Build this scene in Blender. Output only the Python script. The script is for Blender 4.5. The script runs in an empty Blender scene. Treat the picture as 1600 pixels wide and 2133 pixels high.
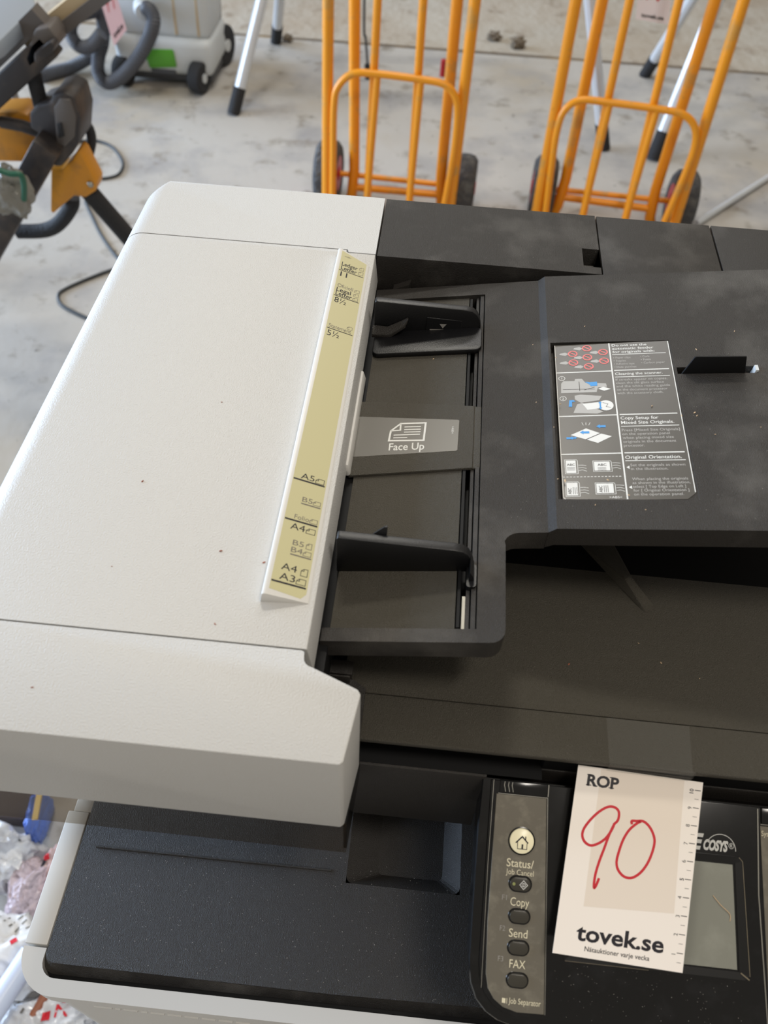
import bpy, bmesh, math, random
from mathutils import Vector, Matrix, noise
random.seed(7)
S = bpy.context.scene
COL = S.collection
ZF = 1120.0            # height of the feeder's top above the floor, mm; all numbers below are mm from that top

# ---------------------------------------------------------------- camera
F_PX, CX, CY = 1724.6, 800.0, 1066.5
RT = Vector((0.9951016, 0.0931778, 0.0330264)); DN = Vector((0.0930829, -0.7706281, -0.6304506)); FW = Vector((-0.0332929, 0.6304366, -0.7755265))
CC = Vector((39.715, -398.43, 381.84))
cam = bpy.data.cameras.new('camera'); co = bpy.data.objects.new('camera', cam); COL.objects.link(co)
m = Matrix((RT, -DN, -FW)).transposed().to_4x4()
m.translation = Vector((CC.x, CC.y, CC.z + ZF)) / 1000
co.matrix_world = m
cam.sensor_fit = 'HORIZONTAL'; cam.sensor_width = 36; cam.lens = 36 * F_PX / 1600
cam.clip_start = 0.02
cam.dof.use_dof = True; cam.dof.focus_distance = 0.61; cam.dof.aperture_fstop = 11.5
S.camera = co

# ---------------------------------------------------------------- light and exposure
S.view_settings.view_transform = 'Standard'; S.view_settings.look = 'None'
S.view_settings.gamma = 1.0; S.view_settings.use_curve_mapping = False
S.view_settings.exposure = 0.13
w = bpy.data.worlds.new('world'); S.world = w; w.use_nodes = True
w.node_tree.nodes['Background'].inputs[0].default_value = (1.0, 0.92, 0.80, 1)
w.node_tree.nodes['Background'].inputs[1].default_value = 0.31
def area(name, loc, target, sx, sy, power, col):
    l = bpy.data.lights.new(name, 'AREA'); l.shape = 'RECTANGLE'; l.size = sx; l.size_y = sy; l.energy = power; l.color = col
    o = bpy.data.objects.new(name, l); COL.objects.link(o); o.location = loc
    o.rotation_euler = (Vector(target) - Vector(loc)).to_track_quat('-Z', 'Y').to_euler(); return o
area('gate_daylight', (-8.2, 2.6, 2.3), (-0.2, 1.6, 1.1), 8.0, 4.6, 1500, (0.58, 0.75, 1.0))
area('ceiling_lamp', (-0.45, 1.95, 3.75), (0, 0, 1.1), 0.5, 0.25, 36, (1.0, 0.95, 0.84))
area('ceiling_lamp', (0.85, -0.72, 3.8), (0.1, 0, 1.0), 0.9, 0.3, 30, (1.0, 0.93, 0.84))
area('ceiling_lamp', (0.2, 3.6, 3.9), (0.2, 3.2, 0), 1.5, 0.4, 34, (1.0, 0.98, 0.96))

# ---------------------------------------------------------------- helpers
def ray(p): return RT * ((p[0] - CX) / F_PX) + DN * ((p[1] - CY) / F_PX) + FW
def bz(x, y, z): d = ray((x, y)); return CC + d * ((z - CC.z) / d.z)
def by(x, y, Y): d = ray((x, y)); return CC + d * ((Y - CC.y) / d.y)
def bpl(x, y, p0, n): d = ray((x, y)); return CC + d * ((Vector(p0) - CC).dot(n) / d.dot(n))
def lin(c): return tuple((v / 255 / 12.92) if v / 255 <= 0.04045 else ((v / 255 + 0.055) / 1.055) ** 2.4 for v in c) + (1,)

def mat(name, rgb, rough=0.5, metal=0.0, spec=0.5, bump=None, var=None, coat=0.0, alpha=1.0, trans=0.0, emit=None):
    """bump=(scale per metre, strength, distance m); var=[(scale, rgb, lo, hi, detail)...] patches of another colour"""
    M = bpy.data.materials.new(name); M.use_nodes = True; nt = M.node_tree; b = nt.nodes['Principled BSDF']
    b.inputs['Base Color'].default_value = lin(rgb); b.inputs['Roughness'].default_value = rough
    b.inputs['Metallic'].default_value = metal; b.inputs['Specular IOR Level'].default_value = spec
    b.inputs['Coat Weight'].default_value = coat; b.inputs['Coat Roughness'].default_value = 0.08
    b.inputs['Alpha'].default_value = alpha; b.inputs['Transmission Weight'].default_value = trans
    if emit: b.inputs['Emission Color'].default_value = lin(emit[0]); b.inputs['Emission Strength'].default_value = emit[1]
    tc = None
    def coord():
        nonlocal tc
        if not tc: tc = nt.nodes.new('ShaderNodeTexCoord')
        return tc.outputs['Object']
    def nz(scale, detail=3.0, rough_=0.6):
        n = nt.nodes.new('ShaderNodeTexNoise'); n.inputs['Scale'].default_value = scale; n.inputs['Detail'].default_value = detail
        n.inputs['Roughness'].default_value = rough_; nt.links.new(coord(), n.inputs['Vector']); return n
    if var:
        prev = None
        for sc, c2, lo_, hi_, det in var:
            n = nz(sc, det); r = nt.nodes.new('ShaderNodeMapRange'); r.inputs[1].default_value = lo_; r.inputs[2].default_value = hi_
            nt.links.new(n.outputs[0], r.inputs[0])
            mx = nt.nodes.new('ShaderNodeMix'); mx.data_type = 'RGBA'; nt.links.new(r.outputs[0], mx.inputs[0])
            if prev: nt.links.new(prev, mx.inputs[6])
            else: mx.inputs[6].default_value = lin(rgb)
            mx.inputs[7].default_value = lin(c2); prev = mx.outputs[2]
        nt.links.new(prev, b.inputs['Base Color'])
    if bump:
        n = nz(bump[0], 2.0); bp = nt.nodes.new('ShaderNodeBump'); bp.inputs['Strength'].default_value = bump[1]
        bp.inputs['Distance'].default_value = bump[2]; nt.links.new(n.outputs[0], bp.inputs['Height']); nt.links.new(bp.outputs[0], b.inputs['Normal'])
    return M

ORG = {}
def setp(o, label=None, cat=None, group=None, kind=None):
    if label: o['label'] = label
    if cat: o['category'] = cat
    if group: o['group'] = group
    if kind: o['kind'] = kind
    return o
def thing(name, label, cat, at, group=None):
    o = bpy.data.objects.new(name, None); COL.objects.link(o); o.empty_display_size = 0.05
    o.location = Vector((at[0], at[1], at[2] + ZF)) / 1000; ORG[o.name] = Vector(at)
    return setp(o, label, cat, group)

def cap_height():
    cu = bpy.data.curves.new('t', 'FONT'); cu.body = 'H'; o = bpy.data.objects.new('t', cu); COL.objects.link(o)
    me = bpy.data.meshes.new_from_object(o.evaluated_get(bpy.context.evaluated_depsgraph_get())); h = max(v.co.y for v in me.vertices)
    bpy.data.objects.remove(o); bpy.data.curves.remove(cu); bpy.data.meshes.remove(me); return h
CAP = cap_height()
class MB:
    def __init__(s): s.bm = bmesh.new()
    def face(s, pts):
        vs = [s.bm.verts.new(Vector(p)) for p in pts]
        return s.bm.faces.new(vs)
    def prism(s, a, b):                     # two matching rings of points
        A = [s.bm.verts.new(Vector(p)) for p in a]; B = [s.bm.verts.new(Vector(p)) for p in b]; n = len(A)
        s.bm.faces.new(A[::-1]); s.bm.faces.new(B)
        for i in range(n): s.bm.faces.new((A[i], A[(i + 1) % n], B[(i + 1) % n], B[i]))
        return s
    def box(s, x0, x1, y0, y1, z0, z1):
        return s.prism([(x0, y0, z0), (x1, y0, z0), (x1, y1, z0), (x0, y1, z0)], [(x0, y0, z1), (x1, y0, z1), (x1, y1, z1), (x0, y1, z1)])
    def plan(s, poly, z0, z1):              # polygon in x,y; z0 / z1 numbers or functions of (x, y)
        f0 = z0 if callable(z0) else (lambda x, y: z0); f1 = z1 if callable(z1) else (lambda x, y: z1)
        return s.prism([(x, y, f0(x, y)) for x, y in poly], [(x, y, f1(x, y)) for x, y in poly])
    def xz(s, poly, y0, y1):                # polygon in x,z pulled along y
        return s.prism([(x, y0, z) for x, z in poly], [(x, y1, z) for x, z in poly])
    def fr(s, fr, poly, h0, h1):            # polygon in a frame, pulled along its height
        return s.prism([fr(u, v, h0) for u, v in poly], [fr(u, v, h1) for u, v in poly])
    def tube(s, path, r, n=12, caps=True, rs=None):
        P = [Vector(p) for p in path]; rings = []; up = None
        for i, p in enumerate(P):
            d = (P[min(i + 1, len(P) - 1)] - P[max(i - 1, 0)]).normalized()
            if up is None: up = d.orthogonal().normalized()
            up = (up - d * up.dot(d)).normalized(); sd = d.cross(up); rr = rs[i] if rs else r
            rings.append([s.bm.verts.new(p + (up * math.cos(2 * math.pi * k / n) + sd * math.sin(2 * math.pi * k / n)) * rr) for k in range(n)])
        for a, b in zip(rings, rings[1:]):
            for k in range(n): s.bm.faces.new((a[k], a[(k + 1) % n], b[(k + 1) % n], b[k]))
        if caps: s.bm.faces.new(rings[0][::-1]); s.bm.faces.new(rings[-1])
        return s
    def bar(s, p0, p1, w, h, up=(0, 0, 1)):  # rectangular bar, w sideways, h along up
        p0, p1 = Vector(p0), Vector(p1); d = (p1 - p0).normalized(); sd = d.cross(Vector(up)).normalized(); u = sd.cross(d)
        q = [sd * (w / 2) + u * (h / 2), sd * (-w / 2) + u * (h / 2), sd * (-w / 2) - u * (h / 2), sd * (w / 2) - u * (h / 2)]
        return s.prism([p0 + k for k in q], [p1 + k for k in q])
    def lathe(s, c, ax, prof, n=32):         # prof: (distance along axis, radius)
        c = Vector(c); ax = Vector(ax).normalized(); u = ax.orthogonal().normalized(); v = ax.cross(u); rings = []
        for t, r in prof: rings.append([s.bm.verts.new(c + ax * t + (u * math.cos(2 * math.pi * k / n) + v * math.sin(2 * math.pi * k / n)) * max(r, 0.01)) for k in range(n)])
        for a, b in zip(rings, rings[1:]):
            for k in range(n): s.bm.faces.new((a[k], a[(k + 1) % n], b[(k + 1) % n], b[k]))
        s.bm.faces.new(rings[0][::-1]); s.bm.faces.new(rings[-1]); return s
    def ribbon(s, fr, pts, w, h=0.12, closed=False):
        P = [Vector((p[0], p[1])) for p in pts]; n = len(P); L, Rr = [], []
        for i in range(n):
            if closed: a, b = P[i - 1], P[(i + 1) % n]
            else: a, b = P[max(i - 1, 0)], P[min(i + 1, n - 1)]
            d1 = (P[i] - a); d2 = (b - P[i])
            d1 = d1.normalized() if d1.length > 1e-9 else d2.normalized(); d2 = d2.normalized() if d2.length > 1e-9 else d1
            t = (d1 + d2).normalized() if (d1 + d2).length > 1e-6 else d1
            nn = Vector((-t.y, t.x)); k = min(1 / max(nn.dot(Vector((-d1.y, d1.x))), 0.45), 2.2)
            L.append(s.bm.verts.new(fr(*(P[i] + nn * (w / 2 * k)), h))); Rr.append(s.bm.verts.new(fr(*(P[i] - nn * (w / 2 * k)), h)))
        for i in range(n if closed else n - 1):
            j = (i + 1) % n; s.bm.faces.new((Rr[i], Rr[j], L[j], L[i]))
        return s
    def fill(s, fr, pts, h=0.12): s.face([fr(u, v, h) for u, v in pts]); return s
    def text(s, fr, body, u, v, capw=None, caph=2.0, h=0.12, bold=0.0, shear=0.0, align='L', rot=0.0, squeeze=1.0):
        """lettering with its baseline start at u,v; capw = total width, caph = height of a capital"""
        cu = bpy.data.curves.new('t', 'FONT'); cu.body = body; cu.size = 1.0; cu.offset = bold; cu.shear = shear; cu.resolution_u = 3
        o = bpy.data.objects.new('t', cu); COL.objects.link(o)
        me = bpy.data.meshes.new_from_object(o.evaluated_get(bpy.context.evaluated_depsgraph_get()))
        bpy.data.objects.remove(o); bpy.data.curves.remove(cu)
        xs = [q.co.x for q in me.vertices]
        if not xs: return s
        x0, x1 = min(xs), max(xs); ky = caph / CAP; kx = (capw / (x1 - x0)) if capw else ky * squeeze
        wd = (x1 - x0) * kx; off = {'L': 0, 'C': -wd / 2, 'R': -wd}[align]; ca, sa = math.cos(rot), math.sin(rot)
        V = []
        for q in me.vertices:
            a, b = (q.co.x - x0) * kx + off, q.co.y * ky
            V.append(s.bm.verts.new(Vector(fr(u + a * ca - b * sa, v + a * sa + b * ca, h))))
        for p in me.polygons:
            try: s.bm.faces.new([V[i] for i in p.vertices])
            except ValueError: pass
        bpy.data.meshes.remove(me); return s
    def bevel(s, w, seg=2, sel=None, ang=30, clamp=True):
        bmesh.ops.recalc_face_normals(s.bm, faces=s.bm.faces[:]); s.bm.normal_update()
        es = [e for e in s.bm.edges if len(e.link_faces) == 2 and e.calc_face_angle(0) > math.radians(ang) and (sel is None or sel(e))]
        bmesh.ops.bevel(s.bm, geom=es, offset=w, segments=seg, affect='EDGES', profile=0.5, clamp_overlap=clamp); return s

def obj(name, mb, material, parent=None, smooth=35, label=None, at=None, normals=True):
    bm = mb.bm
    if normals: bmesh.ops.recalc_face_normals(bm, faces=bm.faces[:])
    if parent is not None: org = ORG[parent.name]
    else:
        org = Vector(at) if at else Vector((sum(v.co.x for v in bm.verts), sum(v.co.y for v in bm.verts), 0)) / max(len(bm.verts), 1)
        if not at: org.z = min(v.co.z for v in bm.verts)
    for v in bm.verts: v.co = (v.co - org) / 1000
    me = bpy.data.meshes.new(name); bm.to_mesh(me); bm.free()
    for p in me.polygons: p.use_smooth = True
    me.set_sharp_from_angle(angle=math.radians(smooth))
    me.materials.append(material)
    o = bpy.data.objects.new(name, me); COL.objects.link(o); ORG[o.name] = org
    if parent is not None: o.parent = parent
    else: o.location = Vector((org.x, org.y, org.z + ZF)) / 1000
    if label: o['label'] = label
    return o
def arc(cx, cy, r, a0, a1, n=6): return [(cx + r * math.cos(math.radians(a0 + (a1 - a0) * i / n)), cy + r * math.sin(math.radians(a0 + (a1 - a0) * i / n))) for i in range(n + 1)]
def rrect(x0, x1, y0, y1, r, n=5): return arc(x1 - r, y1 - r, r, 0, 90, n) + arc(x0 + r, y1 - r, r, 90, 180, n) + arc(x0 + r, y0 + r, r, 180, 270, n) + arc(x1 - r, y0 + r, r, 270, 360, n)
def spline(pts, k=6):
    P = [Vector(p) for p in pts]; out = []
    for i in range(len(P) - 1):
        a, b, c, d = P[max(i - 1, 0)], P[i], P[i + 1], P[min(i + 2, len(P) - 1)]
        for j in range(k):
            t = j / k; out.append(0.5 * ((2 * b) + (c - a) * t + (2 * a - 5 * b + 4 * c - d) * t * t + (3 * b - a - 3 * c + d) * t ** 3))
    return out + [P[-1]]

# ---------------------------------------------------------------- materials
M = {}
M['white'] = mat('white_plastic', (196, 195, 192), 0.40, bump=(1000, 0.6, 0.0007))
M['white_smooth'] = mat('white_smooth_plastic', (214, 212, 207), 0.38)
M['label'] = mat('yellowed_label', (196, 190, 148), 0.35)
M['ink'] = mat('dark_ink', (22, 18, 28), 0.5)
M['ink_grey'] = mat('grey_ink', (112, 106, 96), 0.5)
M['black'] = mat('black_textured_plastic', (80, 76, 67), 0.44, bump=(1750, 1.0, 0.0013))
M['black_fine'] = mat('dark_grey_plastic', (46, 43, 40), 0.46, spec=0.4, bump=(1500, 0.9, 0.0007), var=[(16, (78, 75, 71), 0.52, 0.72, 7)])
M['black_deep'] = mat('black_plastic', (13, 13, 14), 0.6, spec=0.25)
M['black_tray'] = mat('black_bin_plastic', (46, 43, 40), 0.38, bump=(1900, 0.9, 0.0006))
M['gloss'] = mat('glossy_black_plastic', (10, 10, 11), 0.16, var=[(60, (28, 28, 30), 0.52, 0.8, 6)])
M['guide'] = mat('black_guide_plastic', (17, 17, 19), 0.42, bump=(1100, 0.3, 0.0004))
M['overlay'] = mat('grey_metallic_overlay', (112, 107, 96), 0.38, metal=0.25, var=[(120, (134, 129, 116), 0.5, 0.75, 5)])
M['key'] = mat('dark_key', (60, 57, 50), 0.25)
M['home'] = mat('cream_home_button', (238, 230, 196), 0.3, emit=((255, 244, 205), 0.12))
M['print_white'] = mat('white_print', (214, 214, 210), 0.5)
M['print_cream'] = mat('cream_print', (226, 218, 190), 0.5)
M['print_grey'] = mat('grey_print', (152, 149, 144), 0.5)
M['print_red'] = mat('red_print', (214, 110, 108), 0.5)
M['print_blue'] = mat('blue_print', (50, 140, 205), 0.5)
M['sticker'] = mat('dark_brown_sticker', (62, 58, 52), 0.32)
M['faceplate'] = mat('grey_sticker', (84, 80, 72), 0.36)
M['lcd'] = mat('grey_screen', (136, 137, 128), 0.30, var=[(40, (150, 151, 142), 0.5, 0.75, 6)])
M['paper'] = mat('tag_paper', (250, 242, 234), 0.6)
M['red_ink'] = mat('red_marker', (205, 32, 48), 0.5)
M['steel'] = mat('steel', (170, 168, 160), 0.3, metal=0.9)
M['alu'] = mat('aluminium', (214, 218, 222), 0.32, metal=0.35)
M['orange'] = mat('orange_paint', (232, 150, 22), 0.35, var=[(14, (204, 146, 62), 0.56, 0.66, 6), (60, (150, 92, 40), 0.70, 0.78, 4)])
M['rubber'] = mat('black_rubber', (34, 34, 36), 0.75, bump=(160, 0.6, 0.006))
M['tyre'] = mat('dusty_tyre', (62, 62, 64), 0.8, bump=(70, 0.8, 0.012), var=[(40, (96, 94, 90), 0.45, 0.7, 4)])
M['red'] = mat('red_paint', (170, 24, 30), 0.4)
M['vac'] = mat('light_grey_plastic', (198, 202, 202), 0.45)
M['vac_dark'] = mat('dark_grey_trim', (70, 72, 76), 0.5)
M['green'] = mat('green_plastic', (86, 160, 44), 0.4)
M['hose'] = mat('grey_hose', (74, 76, 82), 0.5)
M['saw_black'] = mat('saw_black_metal', (46, 42, 42), 0.5, var=[(18, (84, 72, 62), 0.5, 0.75, 5)])
M['saw_grey'] = mat('saw_grey_casting', (92, 86, 82), 0.55)
M['saw_table'] = mat('blue_grey_metal', (150, 158, 168), 0.45)
M['saw_yellow'] = mat('saw_yellow_paint', (206, 138, 30), 0.42, var=[(20, (176, 122, 48), 0.52, 0.7, 4)])
M['tan'] = mat('tan_rail', (186, 164, 128), 0.45)
M['cable'] = mat('dark_cable', (52, 56, 58), 0.5)
M['bag_clear'] = mat('clear_plastic_bag', (214, 214, 216), 0.18, alpha=0.82, var=[(22, (236, 236, 238), 0.45, 0.6, 3)], bump=(26, 0.7, 0.02))
M['bag_white'] = mat('white_plastic_bag', (222, 220, 218), 0.25, bump=(22, 0.8, 0.02))
M['bag_pink'] = mat('pink_plastic_bag', (230, 210, 216), 0.22, alpha=0.7, bump=(40, 1.0, 0.02), var=[(14, (212, 158, 168), 0.5, 0.7, 3)])
M['bag_blue'] = mat('blue_plastic_bag', (104, 136, 220), 0.25, bump=(26, 0.7, 0.02))
M['yellow_strap'] = mat('yellow_strap', (206, 178, 112), 0.5)
M['brown'] = mat('dark_brown_board', (62, 50, 46), 0.6)
M['crumb'] = mat('pale_crumb', (208, 180, 146), 0.8)
M['crumb_red'] = mat('reddish_crumb', (150, 88, 66), 0.8)
M['dust'] = mat('pale_dust', (176, 172, 164), 0.9)
M['rubble'] = mat('grey_rubble', (120, 108, 92), 0.9, bump=(60, 0.8, 0.01))
M['floor'] = mat('concrete', (182, 178, 171), 0.62, bump=(30, 0.22, 0.004),
                 var=[(0.9, (160, 146, 122), 0.50, 0.72, 5), (3.2, (150, 148, 148), 0.48, 0.7, 6), (9, (136, 128, 116), 0.56, 0.70, 7), (30, (98, 92, 86), 0.66, 0.74, 4)])
M['floor_rough'] = mat('rough_concrete', (180, 172, 158), 0.75, bump=(14, 0.6, 0.012),
                 var=[(1.6, (164, 148, 128), 0.42, 0.7, 5), (7, (136, 120, 102), 0.56, 0.72, 6), (30, (104, 92, 80), 0.68, 0.78, 4)])
M['joint'] = mat('joint_filler', (106, 96, 84), 0.9, var=[(3, (168, 140, 96), 0.5, 0.7, 4)])
def smoked(name, rgb, k, rough):
    Mm = bpy.data.materials.new(name); Mm.use_nodes = True; nt = Mm.node_tree; b = nt.nodes['Principled BSDF']
    b.inputs['Base Color'].default_value = lin(rgb); b.inputs['Roughness'].default_value = rough
    t = nt.nodes.new('ShaderNodeBsdfTransparent'); t.inputs[0].default_value = (0.84, 0.80, 0.74, 1)
    x = nt.nodes.new('ShaderNodeMixShader'); x.inputs[0].default_value = k
    nt.links.new(b.outputs[0], x.inputs[1]); nt.links.new(t.outputs[0], x.inputs[2]); nt.links.new(x.outputs[0], nt.nodes['Material Output'].inputs[0]); return Mm
M['smoked'] = smoked('smoked_plastic', (70, 60, 50), 0.86, 0.2)
M['tape'] = smoked('clear_tape', (150, 148, 144), 0.88, 0.15)
M['tape'].node_tree.nodes['Transparent BSDF'].inputs[0].default_value = (0.95, 0.95, 0.94, 1)

# ---------------------------------------------------------------- setting: the floor
mb = MB(); mb.box(-6000, 6000, -2500, 3395, -ZF - 60, -ZF)
setp(obj('floor', mb, M['floor'], at=(0, 0, -ZF)), 'grey worn concrete warehouse floor', 'floor', kind='structure')
mb = MB(); mb.box(-6000, 6000, 3420, 9000, -ZF - 60, -ZF + 1)
setp(obj('floor', mb, M['floor_rough'], at=(0, 3420, -ZF)), 'rough brownish concrete floor beyond the joint', 'floor', kind='structure')
mb = MB(); mb.box(-6000, 6000, 3394, 3421, -ZF - 50, -ZF - 4)
setp(obj('trim_1', mb, M['joint'], at=(0, 3400, -ZF)), 'dark joint between the two concrete floor slabs', 'trim', kind='structure')

# ---------------------------------------------------------------- the copier
CP = thing('photocopier', 'large white and black photocopier with a document feeder on top, filling the foreground', 'photocopier', (95, 0, -ZF))
W_, K_ = M['white'], M['black']
def left_top(e): return all(v.co.x < -205 and v.co.z > -1 for v in e.verts)
mb = MB(); mb.xz([(-215, -88), (-215, 0), (-8, 0), (-5.5, -24), (-20, -24), (-20, -88)], -184.8, 173.2); mb.xz([(-215, -88), (-215, 0), (-31.4, 0), (-31.4, -88)], 173.2, 176.6)
mb.bevel(19, 8, left_top).bevel(1.0, 2, lambda e: all(v.co.z > -0.5 for v in e.verts) and abs(e.verts[0].co.y - e.verts[1].co.y) > 100 and e.verts[0].co.x > -28)
feeder_cover = obj('feeder_cover', mb, W_, CP)
mb = MB(); mb.prism([(-7, -36, -19), (-4.4, -36, -19), (-4.4, 57, -19), (-7, 57, -19)], [(-7, -38, -28), (-2.6, -38, -28), (-2.6, 59, -28), (-7, 59, -28)]); mb.bevel(1, 2)
obj('feeder_lip', mb, M['white_smooth'], CP)
# rear cap with the rounded plan corner
mb = MB(); rings = []
for k in range(-1, 9):                      # rounded left side running into the rounded plan corner
    a = math.radians(90 * max(k, 0) / 8); d = 19 * (1 - math.cos(a)); z = -19 * (1 - math.sin(a)) if k >= 0 else -134
    ring = [(-8, 174.4), (-29.6, 174.4), (-30.6, 177.8), (-215 + d, 177.8)]
    ring += [(-195 + (20 - d) * math.cos(math.radians(t)), 238 + 20 * math.sin(math.radians(t))) for t in (180, 170, 160, 150, 140, 130, 120, 110, 100, 90)] + [(-8, 258)]
    rings.append([mb.bm.verts.new((x, y, z)) for x, y in ring])
for A_, B_ in zip(rings, rings[1:]):
    for k in range(len(A_)): mb.bm.faces.new((A_[k], A_[(k + 1) % len(A_)], B_[(k + 1) % len(A_)], B_[k]))
mb.bm.faces.new(rings[0][::-1]); mb.bm.faces.new(rings[-1])
obj('rear_cover', mb, W_, CP, smooth=50)
poly = [(-215, -244.9), (16.5, -244.9), (18.4, -243), (22.8, -207.5), (21.2, -205.2), (-4, -195)] + arc(-3.4, -189.5, 5.5, 245, 180, 5) + [(-9.2, -186.6), (-10.6, -185.8), (-215, -185.8)]
mb = MB(); mb.plan(poly, -88, 0)
mb.bevel(19, 8, lambda e: all(v.co.z > -1 and v.co.x < -205 for v in e.verts)).bevel(1.1, 2, lambda e: any(abs(v.co.z) < 0.3 for v in e.verts) and max(v.co.y for v in e.verts) < -195)
obj('front_cover', mb, W_, CP)
# black core under the covers
mb = MB(); mb.box(-206, -9, -238, 250, -88, -24); mb.box(-9.5, -0.6, -205, 172, -88, -31); mb.box(-9, 388, 170, 250, -88, -60); obj('feeder_frame', mb, M['black_deep'], CP)
mb = MB(); mb.plan([(-6, -196), (22, -207), (22, -166), (12, -160), (12, -150), (-6, -150)], -84, -74); mb.box(-5, 13, -161, -152, -74, -68); mb.box(-5, 12, -164, -163, -74, -66); obj('eject_housing', mb, M['black_fine'], CP)
mb = MB(); mb.tube([(-4, -140, -62), (-4, 150, -62)], 8, 14); obj('eject_roller', mb, M['rubber'], CP)

# paper size scale
mb = MB(); mb.prism([(-38, -158.8, -1), (-36.6, -158.4, 7.2), (-35.3, -158, 7.7), (-33.4, -158, 7.4), (-11.6, -157.2, 0.5), (-10.4, -157, -1)], [(-38, 168, -1), (-36.6, 167.4, 7.2), (-35.3, 167, 7.7), (-33.4, 167, 7.4), (-11.6, 157.5, 0.5), (-10.4, 156, -1)])
mb.bevel(0.5, 2, ang=25); scale_ = obj('size_scale', mb, M['white_smooth'], CP)
def LAB(u, v, h): return (u + 0.25 * h, v, 7.22 - (u + 33) * 0.3182 + 0.97 * h)
mb = MB(); mb.fr(LAB, [(-33.2, -151), (-33.2, 164.5), (-13.4, 157.5), (-13.4, -152), (-16, -155.6), (-33.2, -154)], 0.02, 0.14); scale_label = obj('scale_label', mb, M['label'], CP)
mb = MB(); h = 0.2
def page(mb, x, y, wd, ht, t=0.35):
    c = 0.42 * min(wd, ht)
    mb.ribbon(LAB, [(x + c, y + ht), (x + wd, y + ht), (x + wd, y), (x, y), (x, y + ht - c)], t, h, True); mb.ribbon(LAB, [(x + c, y + ht), (x + c, y + ht - c), (x, y + ht - c)], t, h)
def rule(mb, x0, x1, y, t=0.9): mb.ribbon(LAB, [(x0, y), (x1, y)], t, h)
for x0, y in ((-32.6, 139.7), (-32.6, 107.95), (-32.4, 69.85), (-32.8, -74), (-32.8, -105), (-32.9, -148.5)): rule(mb, x0, -14.2, y, 0.7 if y > 0 else 1.15)
mb.text(LAB, 'Ledger', -31.6, 146.0, 12.2, 4.6, h, 0.01); mb.text(LAB, 'Letter', -31.6, 141.0, 12.2, 4.4, h, 0.01); mb.text(LAB, '11', -31.2, 132.6, 5.2, 5.6, h, 0.01)
mb.text(LAB, 'Legal', -31.6, 113.6, 10.8, 4.6, h, 0.01); mb.text(LAB, 'Letter', -31.6, 109.0, 12, 4.4, h, 0.01); mb.text(LAB, '8½', -31.5, 100.4, 8.6, 6, h)
mb.text(LAB, '5½', -31.7, 62.0, 8.6, 6, h)
mb.text(LAB, 'A5', -28.8, -72.6, 8, 4.3, h); page(mb, -19.9, -73, 5.0, 3.6)
mb.text(LAB, 'A4', -28.9, -111.4, 8.3, 4.5, h); page(mb, -19.8, -111.6, 5.0, 3.6)
mb.text(LAB, 'A4', -29.2, -140.0, 8.5, 4.4, h); page(mb, -18.4, -141, 3.6, 4.8)
mb.text(LAB, 'A3', -29.2, -146.6, 8.5, 4.4, h); page(mb, -19.9, -147, 5.0, 3.7)
obj('lettering', mb, M['ink'], scale_label, normals=False)
mb = MB()
mb.text(LAB, 'OficioII', -31.4, 119.0, 11.6, 4.0, h); page(mb, -18.6, 118.6, 3.6, 3.4, .28); page(mb, -18.8, 113.6, 3.6, 3.4, .28); page(mb, -18.8, 109.2, 3.6, 3.0, .28)
page(mb, -18.0, 147.6, 3.2, 3.6, .28); page(mb, -18.2, 141.6, 3.4, 4.2, .28)
mb.text(LAB, 'Statement', -31.6, 71.2, 16, 3.8, h); page(mb, -18.8, 75, 3.6, 3.0, .28)
rule(mb, -25.7, -14.3, -91.3, 0.9); mb.text(LAB, 'B5', -25.4, -89.8, 6, 3.6, h); page(mb, -18.9, -90, 4.2, 2.9)
mb.text(LAB, 'Folio', -27.8, -103.5, 8.4, 3.2, h); page(mb, -18.9, -103.7, 4.3, 3.0)
rule(mb, -26, -14.3, -128.6, 0.9); mb.text(LAB, 'B5', -25.8, -122, 6.2, 3.6, h); page(mb, -18.2, -122.4, 3.0, 4.0); mb.text(LAB, 'B4', -26, -127, 6.4, 3.6, h); page(mb, -19.1, -127.4, 4.3, 3.0)
mb.text(LAB, '>ABS<', -30.6, 157.6, 5, 1.5, h)
obj('grey_lettering', mb, M['ink_grey'], scale_label, normals=False)

# rear dark covers, three panels and the latch pocket
def rear_panel(x0, x1, hole=None):
    mb = MB()
    if hole:
        a, b, c, d = hole
        for q in ((x0, a, 172.5, 257), (b, x1, 172.5, 257), (a, b, 172.5, c), (a, b, d, 257)): mb.box(q[0], q[1], q[2], q[3], -60, 0)
        mb.box(a, b, c, d, -60, -16); mb.box(a, b - 4, c, c + 12, -60, -7)
    else: mb.box(x0, x1, 172.5, 257, -60, 0); mb.bevel(0.8, 2)
    return obj('rear_panel', mb, M['black_fine'], CP)
rear_panel(-6.6, 171.3, (157.6, 171.3, 181.5, 206.5)); rear_panel(172.4, 268.0); rear_panel(269.2, 388)

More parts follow.
